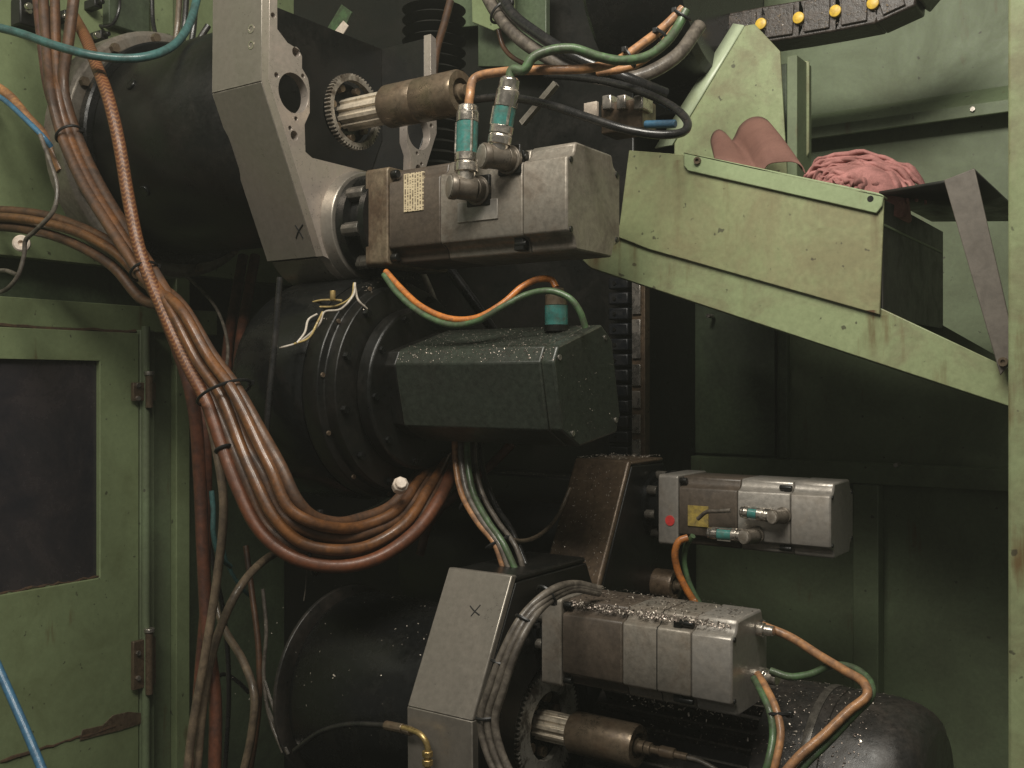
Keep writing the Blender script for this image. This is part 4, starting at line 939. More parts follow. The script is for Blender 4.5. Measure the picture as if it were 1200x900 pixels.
# drop hoses going straight down from the bundle
pipe('coolant_hose', 'red-brown hose dropping straight down beside the door jamb', 'hose', [(168, 315, 1.42), (205, 400, 1.44), (226, 470, 1.46), (234, 560, 1.48), (238, 650, 1.48), (243, 740, 1.48), (252, 820, 1.47), (251, 920, 1.46)], .0145, 'hose_red')
pipe('coolant_hose', 'thin dark red hose hanging behind the drop hoses', 'hose', [(178, 330, 1.47), (215, 420, 1.50), (240, 500, 1.52), (243, 600, 1.53), (240, 700, 1.53), (232, 800, 1.52), (225, 920, 1.5)], .010, 'hose_red')
pipe('air_hose', 'tan hose dropping from the bundle and bowing to the left at the bottom', 'hose', [(232, 440, 1.44), (252, 520, 1.43), (262, 590, 1.43), (254, 680, 1.43), (240, 770, 1.42), (226, 850, 1.41), (217, 925, 1.4)], .0095, 'hose_tan')
pipe('air_hose', 'tan hose arching from behind the bundle down to the lower left', 'hose', [(345, 640, 1.75), (312, 655, 1.62), (280, 690, 1.5), (255, 745, 1.46), (240, 810, 1.44), (229, 925, 1.43)], .0095, 'hose_tan')
pipe('air_hose', 'tan hose curving out to the right beside the lower drum', 'hose', [(250, 690, 1.62), (262, 735, 1.60), (285, 775, 1.58), (298, 815, 1.56), (294, 865, 1.55), (280, 925, 1.54)], .0095, 'hose_tan')
pipe('coolant_hose', 'narrow dark brown hose hanging in front of the lower drum rim', 'hose', [(288, 640, 1.66), (296, 700, 1.64), (303, 760, 1.62), (303, 830, 1.6), (290, 925, 1.58)], .0072, 'hose_dull')
for k, (dx, lb_) in enumerate(((0, 'red-brown hose rising behind the bundle next to the middle drum'), (14, 'red-brown hose rising close against the middle drum'))):
    pipe('coolant_hose', lb_, 'hose', [(285 + dx, 300, 1.95), (276 + dx, 350, 1.9), (268 + dx, 400, 1.82), (266 + dx, 450, 1.72), (280 + dx, 520, 1.62), (310 + dx, 580, 1.56), (350 + dx, 612, 1.58), (400 + dx, 622, 1.64), (470, 600, 1.72), (520, 555, 1.84)], .0145, 'hose_red')
pipe('signal_cable', 'thin grey-green cable arcing down behind the bundle', 'cable', [(210, 318, 1.85), (232, 336, 1.82), (256, 366, 1.76), (267, 405, 1.7), (262, 450, 1.6)], .0042, 'grey_cable')
# cable ties
def tie(P, rx, ry, label):
    c = onY(*P[0]); c2 = onY(*P[1]); ax = (c2 - c).normalized()
    d = (c - CAM).normalized(); a_ = ax.cross(d).normalized(); b_ = ax.cross(a_).normalized()
    C = [c + a_ * rx * math.cos(2 * math.pi * i / 20) + b_ * ry * math.sin(2 * math.pi * i / 20) for i in range(20)]
    t = obj('cable_tie', MB().tube(C, .0032, 6, 2, closed=True), M['tie']); tag(t, label, 'cable tie', 'black cable ties')
    hd = c + a_ * rx; k = obj('tie_head', MB().box(hd - Vector((.005, .005, .005)), hd + Vector((.005, .005, .005))), M['tie'], t, .001)
TL = 'black cable tie tightened round the brown hose bundle'
tie([(81, 158, 1.372), (97, 190, 1.372)], .030, .028, TL)
tie([(169, 318, 1.372), (184, 352, 1.372)], .030, .034, TL)
tie([(263, 460, 1.375), (277, 495, 1.375)], .056, .044, TL)
tie([(262, 526, YM), (269, 545, YM)], .0165, .0165, 'black cable tie low on the braided hose')
tie([(372, 637, 1.455), (392, 638, 1.47)], .062, .040, 'black cable tie at the bottom of the hose loop')

# upper left pipes
pipe('water_hose', 'teal rubber hose sagging across in front of the brown hoses', 'hose', [(-20, 28, 1.24), (20, 38, 1.27), (70, 55, 1.30), (115, 66, 1.34), (160, 68, 1.40), (196, 58, 1.47), (220, 32, 1.55), (234, -14, 1.62)], .0098, 'teal')
pipe('coolant_hose', 'short bright orange hose running in from the left wall', 'hose', [(-20, 92, 1.36), (10, 112, 1.365), (32, 138, 1.37), (52, 160, 1.39), (72, 200, 1.41)], .0125, 'orange_dirty')
pipe('air_tube', 'blue tube running alongside the short orange hose', 'tube', [(-20, 102, 1.33), (6, 118, 1.335), (30, 140, 1.34), (50, 160, 1.35), (60, 172, 1.37)], .0065, 'blue')
pipe('air_tube', 'bright blue tube hanging down the upper wall', 'tube', [(168, -14, 1.80), (160, 15, 1.79), (152, 45, 1.78), (146, 66, 1.76)], .010, 'blue')
pipe('air_tube', 'pale blue tube beside the bright blue one', 'tube', [(158, -14, 1.79), (152, 10, 1.78), (146, 30, 1.77)], .008, 'white_wire')
for k in range(3):
    pipe('sensor_wire', 'pale sensor wire looped above the pale flange ring', 'wire', [(142 - k * 2, 22, 1.76), (133 - k * 2, 40 + k, 1.75), (136, 54 + k * 3, 1.73), (152, 60 + k * 4, 1.72), (175, 68 + k * 4, 1.72), (200, 74 + k * 3, 1.72)], .0042, 'white_wire', 'pale sensor wires')
for k, (x, m_) in enumerate(((205, 'hose_tan'), (213, 'black_cable'), (224, 'black_cable'))):
    pipe('sensor_cable', ['tan cable hanging onto the top of the upper drum', 'black cable hanging onto the upper drum beside the tan one', 'black cable hanging behind the teal hose onto the upper drum'][k], 'cable', [(x + 6, -14, 1.70), (x + 3, 30, 1.70), (x, 60, 1.69), (x + 2, 78, 1.69), (x + 16, 88, 1.70)], .008, m_)
for k in range(5):
    p_ = onY(196 + k * 11, 76 + random.uniform(-5, 5), 1.66)
    o = obj('pipe_fitting', MB().lathe(p_ - Vector((0, 0, .04)), (0, 0, 1), [(0, 0), (0, .012), (.03, .012), (.03, .008), (.05, .008), (.05, 0)], 10), M['brass' if k % 2 else 'steel'], bevel=.001)
    tag(o, 'small pipe fitting screwed into the top of the upper drum', 'fitting', 'pipe fittings on the upper drum')
pipe('sensor_cable', 'black cable crossing behind the brown hoses to the flange ring', 'cable', [(-20, 98, 1.62), (30, 88, 1.62), (80, 92, 1.64), (110, 84, 1.66), (150, 70, 1.70)], .010, 'black_cable')
pipe('sensor_cable', 'dark blue cable crossing under the black one to the flange ring', 'cable', [(-20, 106, 1.60), (40, 98, 1.60), (85, 100, 1.62), (112, 90, 1.65), (150, 76, 1.69)], .007, 'blue')
random.seed(21)
for k, (P, r_, m_, lb_) in enumerate((
    ([(178, -14, 1.78), (180, 30, 1.77), (190, 55, 1.75), (214, 72, 1.72), (236, 84, 1.70)], .006, 'black_cable', 'black cable draped over the top of the upper drum'),
    ([(122, -14, 1.74), (120, 20, 1.74), (128, 46, 1.73), (146, 72, 1.72), (176, 80, 1.71)], .005, 'black_cable', 'thin black cable beside the looped sensor wires'),
    ([(244, 30, 1.68), (232, 50, 1.66), (226, 70, 1.65), (240, 84, 1.66)], .008, 'black_cable', 'short black cable curling at the bracket foot above the upper drum'),
    ([(-20, 82, 1.52), (20, 86, 1.52), (60, 84, 1.54), (96, 78, 1.58), (140, 66, 1.66)], .0045, 'hose_tan', 'thin tan wire crossing behind the brown hoses'),
    ([(20, -14, 1.60), (16, 20, 1.60), (24, 50, 1.58), (22, 84, 1.56), (6, 110, 1.54), (-20, 122, 1.53)], .006, 'black_cable', 'black cable hanging on the wall left of the brown hoses'),
    ([(108, -14, 1.70), (104, 12, 1.69), (116, 30, 1.68), (132, 28, 1.69), (140, 8, 1.70), (138, -14, 1.71)], .0045, 'black_cable', 'thin black wire loop under the top wall clips'),
    ([(214, 66, 1.67), (206, 76, 1.66), (186, 78, 1.66), (170, 72, 1.67)], .0035, 'white_wire', 'short white wire over the pale flange ring'),
    ([(250, 56, 1.66), (238, 66, 1.65), (222, 64, 1.65), (208, 72, 1.66)], .004, 'yellow_wire', 'short yellow wire beside the pipe fittings'))):
    pipe('sensor_cable', lb_, 'cable', P, r_, m_)
jb = thing('junction_block', 'small black junction block on the wall behind the brown hoses', 'junction block', onX(30, 25, XW))
c = onX(34, 22, XW); obj('block_body', MB().box((XW, c.y - .05, c.z - .035), (XW + .045, c.y + .05, c.z + .035)), M['black'], jb, .004)
for k in range(3): obj('terminal', MB().cyl((XW + .045, c.y - .03 + k * .03, c.z), (XW + .056, c.y - .03 + k * .03, c.z), .008, n=10), M['nickel'], jb, .001)
# thin wire to white knob and coil
pipe('earth_wire', 'thin grey wire looping down to the white knob on the wall', 'wire', [(47, 158, 1.33), (57, 185, 1.33), (67, 220, 1.33), (63, 246, 1.32), (42, 270, 1.31), (30, 282, 1.31), (28, 300, 1.31), (20, 325, 1.30), (2, 342, 1.3), (-12, 338, 1.3), (-12, 322, 1.3), (5, 317, 1.305), (20, 322, 1.31)], .0052, 'grey_cable')
c = onY(25, 285, 1.345)
o = obj('white_grommet', MB().lathe(c + Vector((-.012, .01, 0)), (.75, -.65, 0), [(0, 0), (0, .016), (.006, .02), (.016, .02), (.02, .016), (.02, .007), (.012, .006), (.012, 0)], 20), M['white_plastic']); tag(o, 'round white plastic grommet where the thin grey wire is held', 'grommet')
# blue rope in the lower left corner
pipe('rope', 'bright blue hose stretched across the lower left corner', 'hose', [(-12, 760, 1.05), (8, 805, 1.05), (30, 855, 1.05), (55, 915, 1.05)], .0085, 'blue')
# small multi-colour strip by the drop hoses
pipe('signal_cable', 'thin cable with coloured rings beside the drop hoses', 'cable', [(248, 575, 1.50), (250, 600, 1.50), (250, 625, 1.50), (256, 650, 1.52), (270, 664, 1.58)], .006, 'teal')

# wires on top of the middle drum
for k, P in enumerate(([(415, 332, 1.55), (412, 348, 1.53), (396, 358, 1.53), (370, 360, 1.54), (342, 362, 1.55)], [(416, 332, 1.55), (414, 346, 1.52), (400, 362, 1.50), (380, 366, 1.50), (374, 380, 1.48), (352, 400, 1.46), (328, 408, 1.45)], [(378, 366, 1.50), (372, 378, 1.475), (362, 396, 1.46), (345, 403, 1.45)], [(372, 368, 1.51), (362, 374, 1.5), (357, 390, 1.47), (348, 402, 1.45)], [(400, 352, 1.53), (376, 352, 1.54), (356, 358, 1.56), (340, 364, 1.57)], [(416, 335, 1.55), (420, 352, 1.53), (430, 362, 1.55)])):
    pipe('sensor_wire', 'thin pale yellow wire lying over the top of the middle drum', 'wire', P, .0024, 'yellow_wire' if k % 2 == 0 else 'white_wire', 'yellow wires on the middle drum')
c = onY(390, 352, 1.52); o = obj('wire_terminal', MB().cyl(c, c + Vector((0, 0, .02)), .006, n=10), M['brass'], bevel=.001); tag(o, 'small brass terminal on the middle drum wires', 'terminal')
# dark thin rod in front of the middle drum
pipe('support_rod', 'thin black rod running down in front of the middle drum', 'rod', [(328, 325, 1.44), (322, 400, 1.43), (316, 460, 1.42), (311, 520, 1.42)], .0065, 'black_cable')

# motor 2 cables
pipe('power_cable', 'orange cable dipping over the dark motor to its top connector', 'cable', [(452, 318, 1.62), (470, 338, 1.61), (495, 360, 1.60), (530, 374, 1.60), (560, 372, 1.61), (590, 355, 1.63), (612, 336, 1.66), (632, 327, 1.69), (646, 328, 1.71), (652, 337, 1.71)], .0066, 'orange')
pipe('signal_cable', 'green cable dipping beside the orange one and arching over the dark motor', 'cable', [(450, 322, 1.615), (466, 344, 1.60), (495, 368, 1.595), (530, 381, 1.595), (560, 376, 1.60), (592, 358, 1.61), (618, 345, 1.63), (645, 341, 1.64), (668, 350, 1.65), (680, 366, 1.66), (686, 384, 1.67)], .0064, 'green_cable')
pipe('signal_cable', 'pale green-white cable slanting down behind the dark motor', 'cable', [(488, 305, 1.85), (502, 335, 1.85), (512, 362, 1.85), (520, 395, 1.85)], .0075, 'white_wire')
pipe('signal_cable', 'grey-green cable slanting behind the dark motor', 'cable', [(505, 345, 1.87), (520, 370, 1.87), (532, 395, 1.87)], .0075, 'green_cable')
pipe('spiral_cable', 'dark spiral-wrapped cable behind the dark motor', 'cable', [(515, 300, 1.95), (545, 340, 1.95), (580, 390, 1.95)], .012, 'black_cable')

# cables below motor 2
for k, (dx, m_, lb_) in enumerate(((0, 'orange_dirty', 'dirty orange cable hanging from under the dark motor to the pale bracket'), (7, 'grey_cable', 'grey cable hanging from under the dark motor, middle of three'), (14, 'green_cable', 'dark green cable hanging from under the dark motor to the pale bracket'))):
    pipe('power_cable', lb_, 'cable', [(533 + dx, 510, 1.72), (534 + dx, 540, 1.71), (541 + dx, 578, 1.69), (560 + dx * .9, 612, 1.67), (580 + dx * .7, 637, 1.66), (592 + dx, 672, 1.66)], .0068, m_)
pipe('signal_cable', 'thin pale cable branching up to the brown bracket', 'cable', [(668, 572, 2.0), (655, 602, 1.95), (635, 625, 1.85), (612, 634, 1.74), (598, 632, 1.69)], .0045, 'hose_tan')
for k, (P, r_, m_, lb_) in enumerate((
    ([(556, 512, 1.75), (557, 545, 1.74), (566, 580, 1.72), (584, 612, 1.70), (604, 640, 1.68), (616, 676, 1.68)], .0055, 'grey_cable', 'thin grey cable dropping behind the dark green one under the dark motor'),
    ([(562, 512, 1.80), (566, 550, 1.79), (580, 590, 1.77), (600, 622, 1.74), (622, 676, 1.70)], .0055, 'black_cable', 'thin black cable dropping behind the grey one under the dark motor'),
    ([(600, 520, 2.0), (575, 545, 1.98), (545, 570, 1.96), (505, 610, 1.93), (492, 650, 1.92)], .011, 'hose_red', 'dark red hose passing under the middle drum behind the hose loop'),
    ([(330, 600, 1.95), (380, 612, 1.95), (430, 600, 1.96), (480, 572, 1.98)], .010, 'black_cable', 'black hose crossing behind the hose loop'),
    ([(655, 600, 2.12), (648, 620, 2.10), (652, 650, 2.08)], .006, 'grey_cable', 'short grey cable behind the brown bracket'))):
    pipe('machine_cable', lb_, 'cable', P, r_, m_)
for P in ([(551, 590, 1.70), (566, 612, 1.68)], [(583, 636, 1.67), (592, 655, 1.67)]):
    tie(P, .024, .016, 'black cable tie on the cables hanging under the dark motor')
for k, (P, r_, m_, lb_) in enumerate((
    ([(258, 620, 1.60), (266, 660, 1.62), (284, 690, 1.66), (296, 700, 1.70)], .005, 'teal', 'thin teal tube curling behind the drop hoses'),
    ([(246, 800, 1.58), (262, 790, 1.62), (280, 800, 1.66), (292, 812, 1.68)], .005, 'black_cable', 'thin black tube low down behind the drop hoses'),
    ([(238, 560, 1.56), (246, 640, 1.57), (262, 720, 1.60), (268, 800, 1.60), (262, 925, 1.60)], .006, 'black_cable', 'black tube hanging straight down among the drop hoses'),
    ([(360, 660, 1.45), (358, 690, 1.45), (356, 704, 1.45)], .0012, 'grey_cable', 'hair-thin wire hanging from the bottom of the hose loop'),
    ([(308, 690, 1.60), (312, 740, 1.59), (309, 790, 1.58), (316, 840, 1.57), (332, 882, 1.56)], .0045, 'grey_cable', 'thin grey tube hanging beside the lower drum rim'))):
    pipe('air_tube', lb_, 'tube', P, r_, m_)
# bundle looping round the lower bracket
GL = 'grey oily cable in the tied bundle looping round the pale bracket'
for k in range(3):
    d = k * 8.5
    pipe('machine_cable', GL, 'cable', [(702, 690 + d * .3, 1.66), (672, 684 + d * .4, 1.60), (642, 694 + d * .7, 1.53), (612 + d * .6, 722 + d * .4, 1.48), (590 + d * .9, 762, 1.45), (573 + d, 808, 1.435), (563 + d, 845, 1.43), (572 + d, 885, 1.43), (592 + d, 925, 1.43)], .0070, 'grey_cable', 'grey cables round the pale bracket')
for P in ([(640, 697, 1.54), (612, 725, 1.48)], [(617, 727, 1.485), (600, 760, 1.46)], [(588, 778, 1.455), (579, 805, 1.44)], [(571, 840, 1.437), (574, 870, 1.437)]):
    tie(P, .019, .016, 'black cable tie on the grey cable bundle round the pale bracket')
# oil line at the bottom
pipe('oil_line', 'thin black oil line running to a brass elbow on the pale bracket', 'hose', [(345, 880, 1.46), (375, 858, 1.45), (410, 849, 1.44), (452, 850, 1.43)], .0055, 'black_cable')
el = thing('pipe_elbow', 'brass pipe elbow fitting beside the pale bracket', 'fitting', onY(495, 880, 1.42))
obj('elbow_pipe', MB().tube(pts([(455, 850, 1.43), (480, 855, 1.425), (494, 862, 1.42), (501, 875, 1.42), (501, 905, 1.42)]), .0055, 10, 6), M['brass'], el)
for P in ([(452, 850), (472, 854)], [(474, 854.5), (482, 857)]):
    obj('hose_sleeve', MB().cyl(onY(*P[0], 1.43), onY(*P[1], 1.428), .009, n=10), M['steel_brown'], el, .001)
for yv in (880, 890): obj('nut', MB().cyl(onY(501, yv, 1.42), onY(501, yv + 7, 1.42), .010, n=6), M['brass'], el, .001)
# lower shaft fitting and line
pf = thing('rotary_fitting', 'small steel fitting on the end of the lower splined shaft', 'fitting', onY(770, 870, YA))
c0 = Vector((sxc + .015, YA, gc2.z)); obj('fitting_body', MB().lathe(c0, (1, 0, 0), [(0, 0), (0, .012), (.012, .012), (.013, .008), (.03, .008), (.031, .011), (.06, .011), (.061, .007), (.085, .007), (.085, 0)], 12), M['steel_brown'], pf, .001)
e_ = c0 + Vector((.085, 0, 0))
o = obj('oil_line', MB().tube([e_ - Vector((.01, 0, 0)), e_ + Vector((.03, 0, -.003)), e_ + Vector((.09, 0, -.03)), e_ + Vector((.14, -.02, -.09)), e_ + Vector((.17, -.03, -.17))], .0045, 10, 6), M['grey_cable']); tag(o, 'thin grey line leaving the lower shaft fitting', 'hose')

# motor 4 end cables
XE4 = X1
e4 = mp4[3]; x4 = onY(857, 782, YF4).x
ca = Vector((x4, YA + .035, ZM4 + .05)); cbb = Vector((x4, YA + .045, ZM4 - .035))
o4 = thing('cable_gland', 'steel cable gland on the end of the swarf-covered motor, for the orange cable', 'gland', ca)
obj('gland_nut', MB().lathe(ca, (1, 0, 0), [(0, 0), (0, .013), (.012, .013), (.014, .010), (.03, .009), (.03, 0)], 12), M['nickel'], o4, .001)
o5 = thing('cable_gland', 'steel cable gland on the end of the swarf-covered motor, for the green cable', 'gland', cbb)
obj('gland_nut', MB().lathe(cbb, (1, -.2, 0), [(0, 0), (0, .016), (.014, .016), (.016, .012), (.036, .011), (.036, 0)], 12), M['nickel'], o5, .001)
pipe('power_cable', 'orange cable looping out from the swarf-covered motor over the finned motor', 'cable', [(893, 733, 1.76), (925, 746, 1.76), (960, 768, 1.74), (990, 786, 1.72), (1012, 800, 1.70), (1016, 815, 1.68), (995, 833, 1.66), (965, 862, 1.63), (935, 888, 1.60), (905, 925, 1.58)], .0078, 'orange_dirty')
pipe('signal_cable', 'green cable looping from the swarf-covered motor into the orange loop', 'cable', [(903, 786, 1.74), (925, 793, 1.74), (950, 790, 1.745), (975, 780, 1.75), (1000, 783, 1.74), (1018, 797, 1.72), (1021, 815, 1.69), (1000, 838, 1.67), (970, 870, 1.64), (940, 900, 1.61), (925, 925, 1.6)], .0066, 'green_cable')
pipe('power_cable', 'orange cable dropping from below the end of the swarf-covered motor', 'cable', [(888, 790, 1.71), (897, 805, 1.68), (909, 830, 1.65), (915, 858, 1.63), (910, 890, 1.61), (900, 925, 1.6)], .0066, 'orange_dirty')
pipe('signal_cable', 'green cable dropping beside the orange one below the swarf-covered motor', 'cable', [(884, 795, 1.70), (893, 812, 1.67), (903, 836, 1.645), (906, 862, 1.63), (900, 895, 1.605), (890, 925, 1.6)], .0066, 'green_cable')
tie([(913, 837, 1.65), (914, 850, 1.645)], .017, .010, 'black cable tie on the cables below the swarf-covered motor')
# motor 3 cables
pipe('power_cable', 'bright orange cable hanging from the plug of the red-dot motor', 'cable', [(806, 630, 2.02), (796, 634, 2.01), (791, 648, 2.01), (794, 668, 2.02), (804, 690, 2.03), (820, 715, 2.05)], .0078, 'orange')
pipe('signal_cable', 'green cable hanging behind the orange one from the red-dot motor', 'cable', [(812, 628, 2.03), (804, 640, 2.04), (802, 660, 2.045), (808, 684, 2.05), (824, 715, 2.06)], .0062, 'green_cable')
pipe('signal_cable', 'thin grey cable leaving the upper plug of the red-dot motor', 'cable', [(856, 598, 2.045), (842, 599, 2.045), (828, 600, 2.05), (818, 608, 2.06)], .0045, 'grey_cable')
# third shaft behind
spline_shaft('rusty brown shaft sleeve behind the swarf-covered motor', XC - .02, onY(738, 680, Y3).x, onY(792, 690, Y3).x, onY(765, 683, Y3).z, Y3, .03, .036, M['steel_brown'], M['arm_rust'])

# cables above motor 1
t1p = tip1; t2p = tip2
def pipe3(name, label, cat, P3, r, mat, group=None):
    o = obj(name, MB().tube(P3, r, 12, 6), M[mat], sharp=60); tag(o, label, cat, group); return o
pipe3('power_cable', 'dirty orange cable running from the left upright plug up to the tied cables', 'cable', [t1p - Vector((0, 0, .008)), t1p + Vector((.004, 0, .016))] + pts([(556, 92, 1.60), (590, 84, 1.61), (640, 82, 1.62), (690, 80, 1.66), (722, 72, 1.70), (752, 52, 1.74), (780, 30, 1.78), (800, 10, 1.80)]), .0088, 'orange_dirty')
pipe3('signal_cable', 'green cable rising from the right upright plug and waving to the tied cables', 'cable', [t2p - Vector((.002, 0, .008)), t2p + Vector((.004, 0, .014))] + pts([(614, 82, 1.58), (624, 68, 1.585), (645, 59, 1.60), (672, 57, 1.62), (700, 66, 1.65), (728, 71, 1.68), (758, 66, 1.72), (782, 48, 1.76), (796, 28, 1.79), (804, 12, 1.80)]), .0090, 'green_cable')
pipe('power_cable', 'pale end of an orange cable in the tied group', 'cable', [(700, 85, 1.78), (740, 78, 1.79), (770, 58, 1.81), (790, 34, 1.83), (800, 14, 1.84)], .008, 'orange_dirty')
pipe('machine_hose', 'thick grey-brown hose curving down from the top beside the black one', 'hose', [(566, -14, 1.92), (582, 15, 1.90), (605, 42, 1.88), (640, 66, 1.87), (690, 88, 1.88), (740, 92, 1.92), (790, 68, 1.98), (820, 30, 2.05)], .0150, 'grey_cable')
pipe('machine_hose', 'thick black shiny hose curving down from the top behind the green cable', 'hose', [(582, -14, 1.90), (600, 16, 1.88), (630, 40, 1.86), (662, 60, 1.85), (700, 78, 1.86), (745, 96, 1.9), (780, 110, 1.96)], .0125, 'black_cable')
pipe('machine_hose', 'thin brown hose hanging from the thick hoses', 'hose', [(584, 35, 1.93), (590, 55, 1.93), (605, 70, 1.92), (630, 78, 1.92), (660, 72, 1.92)], .0055, 'hose_dull')
pipe('signal_cable', 'black cable making a wide loop out over the upper motor', 'cable', [(545, 118, 1.70), (590, 114, 1.68), (640, 122, 1.66), (690, 138, 1.65), (735, 152, 1.65), (775, 158, 1.67), (800, 155, 1.70), (806, 145, 1.73), (795, 130, 1.77), (765, 113, 1.81), (725, 99, 1.84), (680, 91, 1.86), (640, 88, 1.88)], .0080, 'black_cable')
pipe('machine_hose', 'brown hose standing beside the bright drilled plate of the upper bracket', 'hose', [(528, 0, 2.05), (520, 30, 2.05), (512, 58, 2.05), (508, 90, 2.05)], .010, 'hose_dull')
for P in ([(800, 18, 1.80), (806, 8, 1.80)], [(776, 44, 1.765), (788, 32, 1.78)], [(738, 68, 1.71), (750, 60, 1.72)]):
    tie(P, .018, .014, 'black cable tie on the cables above the upper motor')
tie([(588, 14, 1.895), (602, 30, 1.88)], .03, .02, 'black cable tie on the two thick hoses at the top')
# diagonal bar behind motor 1
o = obj('flat_bar', MB().tube(pts([(612, 145, 2.05), (652, 98, 2.05)]), .010, 4, 2), M['alu']); tag(o, 'slanted metal bar behind the right upright plug', 'bar')

# small light bits: white block and pipes in the shade, lower left brackets
c = onY(468, 571, 1.60); o = obj('plastic_plug', MB().lathe(c, (.6, -.5, .35), [(0, 0), (0, .017), (.02, .017), (.024, .013), (.03, .012), (.03, 0)], 8), M['white_plastic'], bevel=.002); tag(o, 'small white plastic plug under the middle drum', 'plug')
for k, (P, lb_) in enumerate((([(310, 798, 1.57), (322, 835, 1.55), (338, 882, 1.54)], 'thin steel strip leaning beside the lower drum rim'), ([(314, 830, 1.52), (325, 858, 1.52), (338, 884, 1.52)], 'short steel strip leaning in front of the other one'))):
    o = obj('steel_strip', MB().tube(pts(P), .0035, 4, 4), M['steel']); tag(o, lb_, 'strip')
pipe('steel_pipe', 'thin dark pipe crossing below the middle drum', 'pipe', [(440, 585, 1.78), (470, 562, 1.80), (500, 545, 1.82)], .003, 'grey_cable')

# ---------------------------------------------------------------- swarf
def swarf(label, sampler, count, smin, smax, mat='chip'):
    mb = MB()
    for _ in range(count):
        p, n = sampler(); n = Vector(n).normalized(); s = random.uniform(smin, smax) * (1.8 if random.random() < .06 else 1)
        a_ = n.cross(Vector((random.uniform(-1, 1), random.uniform(-1, 1), random.uniform(-1, 1)))).normalized(); b_ = n.cross(a_)
        a_ = (a_ + n * random.uniform(-.4, .4)).normalized(); L = s; W = s * random.uniform(.2, .5); p = Vector(p) + n * s * .15
        bend = n * s * random.uniform(.1, .4); th = n * s * .06
        q = [p - a_ * L - b_ * W, p - a_ * L + b_ * W, p + b_ * W + bend, p - b_ * W + bend, p + a_ * L - b_ * W, p + a_ * L + b_ * W * .6]
        q2 = [v - th for v in q]
        mb.add(q + q2, [(0, 3, 2, 1), (3, 4, 5, 2), (6, 7, 8, 9), (9, 8, 11, 10), (0, 6, 9, 3), (3, 9, 10, 4), (1, 2, 8, 7), (2, 5, 11, 8), (0, 1, 7, 6), (4, 10, 11, 5)])
    o = obj('swarf', mb, M[mat], smooth=False); o['kind'] = 'stuff'; tag(o, label, 'swarf'); return o
U = random.uniform
x2a, x2b = onY(452, 460, YF2).x, onY(657, 460, YF2).x
def s_top2():
    a, b = OCT[0], OCT[1]; t = U(.02, .98) if random.random() < .85 else None
    if t is None:
        a, b = OCT[7], OCT[0]; t = U(.1, 1)
    n = Vector((0, -(b[1] - a[1]), b[0] - a[0]))
    return ((U(XS2 + .004, XE2 - .002), a[0] + (b[0] - a[0]) * t, a[1] + (b[1] - a[1]) * t), n)
swarf('fine metal swarf scattered over the top of the dark motor', s_top2, 480, .0005, .0016)
def s_end2():
    while 1:
        y, z = U(1.60, 1.80), H + .105 - .20 * random.random() ** .6
        if abs(y - cy2) * .9 + abs(z - cz2) < .155: return ((XE2 + .0008, y, z), (1, 0, 0))
swarf('metal specks stuck to the end face of the dark motor', s_end2, 36, .0004, .0012)
swarf('darker swarf dust on the top of the dark motor', s_top2, 1500, .0005, .0019, 'chip_dark')
x4a, x4b = onY(634, 750, YF4).x, onY(857, 782, YF4).x
def s_top4():
    if random.random() < .62:
        t = U(0, 1); return ((U(x4a + .01, x4b - .01), YF4 + .012 + .022 * t, ZM4 + S4 * .5 * .80 + (.004 + .010 * t) * random.random() ** .5), (0, -.7, .7))
    return ((U(x4a + .005, x4b - .005), YA + U(-.05, .07), ZM4 + S4 * .5 * .97), (0, 0, 1))
swarf('metal swarf lying along the upper ledge of the lower motor', s_top4, 420, .0008, .0028)
swarf('dark oily swarf along the upper ledge of the lower motor', s_top4, 900, .0008, .0032, 'chip_dark')
def s_big():
    q = R_(U(40, 150)); x = U(gl.x + .1, xe - .05); r = RG * (1.003 if x > xs else .975)
    if x > xs + Lc * .7: x = xs + Lc * U(.05, .7)
    return ((x, YG + r * math.cos(q), ZG + r * math.sin(q)), (0, math.cos(q), math.sin(q)))
swarf('metal swarf sprinkled over the black finned motor', s_big, 420, .0006, .0022)
swarf('dark oily swarf sprinkled over the black finned motor', s_big, 700, .0008, .0030, 'chip_dark')
def s_clump():
    x = U(onY(770, 800, YG).x, onY(880, 800, YG).x); q = R_(U(85, 135))
    return ((x, YG + RG * .97 * math.cos(q), ZG + RG * .97 * math.sin(q) + U(0, .02)), (U(-.5, .5), math.cos(q), math.sin(q)))
swarf('curled bright swarf heaped on the fins under the lower motor', s_clump, 420, .001, .004)
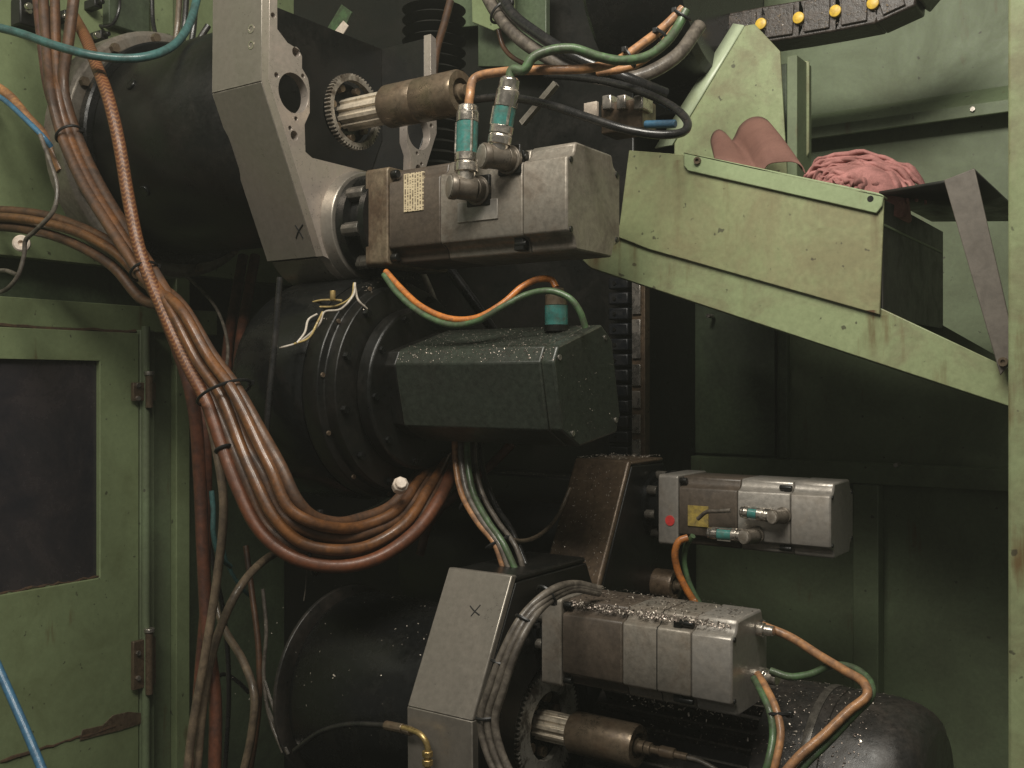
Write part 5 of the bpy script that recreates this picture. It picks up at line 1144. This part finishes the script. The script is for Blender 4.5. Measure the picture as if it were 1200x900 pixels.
swarf('metal swarf on top of the brown bracket', lambda: ((XC - U(0, .145), U(t3[0] - .010, Y3 + .04), t3[1] + .0145), (0, 0, 1)), 200, .001, .003)
swarf('metal specks on the front of the brown bracket', lambda: (lambda t, x: ((XC - x, k3[0] - .0205 + (t3[0] - k3[0]) * t, k3[1] + (t3[1] - k3[1]) * t), (0, -1, .3)))(U(.05, .98), U(.005, .14)), 150, .0007, .0019)
def s_chain():
    i = random.randrange(len(cpts) - 1); t = random.random(); a = onY(*cpts[i], YD); b = onY(*cpts[i + 1], YD); p_ = a.lerp(b, t)
    return ((p_.x, YD - .0065, p_.z + U(-.034, .034)), (0, -1, 0))
swarf('pale specks of swarf stuck to the drag chain', s_chain, 240, .0008, .0024, 'hose_tan')
def s_rings():
    q = R_(U(35, 150)); return ((U(-1.54, -1.42), YA + .2 * math.cos(q) * 1.2, Z2 + .2 * math.sin(q) * 1.2), (0, math.cos(q), math.sin(q)))
swarf('metal specks on the rings of the middle drum', s_rings, 70, .0008, .002)
swarf('metal specks on the cross beam under the dark motor', lambda: ((U(-1.74, -1.29), U(2.28, 2.34), onY(600, 556, 2.28).z + .001), (0, 0, 1)), 90, .001, .003)
def s_dr3():
    q = R_(U(60, 190)); return ((U(-1.8, -1.25), YA + .209 * math.cos(q), Z3 + .209 * math.sin(q)), (0, math.cos(q), math.sin(q)))
swarf('metal specks on the lower black drum', s_dr3, 60, .0008, .002)

# ---------------------------------------------------------------- added haze volume that lifts the blacks
hz = obj('haze', MB().box((-6.5, -2.5, -1.0), (3.5, 5.5, 4.6)), plain('veil_haze', (1, 1, 1)), smooth=False)
nt = hz.data.materials[0].node_tree; nt.nodes.remove(nt.nodes['Principled BSDF'])
pv = nt.nodes.new('ShaderNodeVolumePrincipled'); pv.inputs['Density'].default_value = .009; pv.inputs['Color'].default_value = (.82, .86, .76, 1)
nt.links.new(pv.outputs[0], nt.nodes['Material Output'].inputs['Volume'])
hz['kind'] = 'stuff'; hz['label'] = 'thin added haze that lifts the dark tones in the enclosure'; hz['category'] = 'haze'
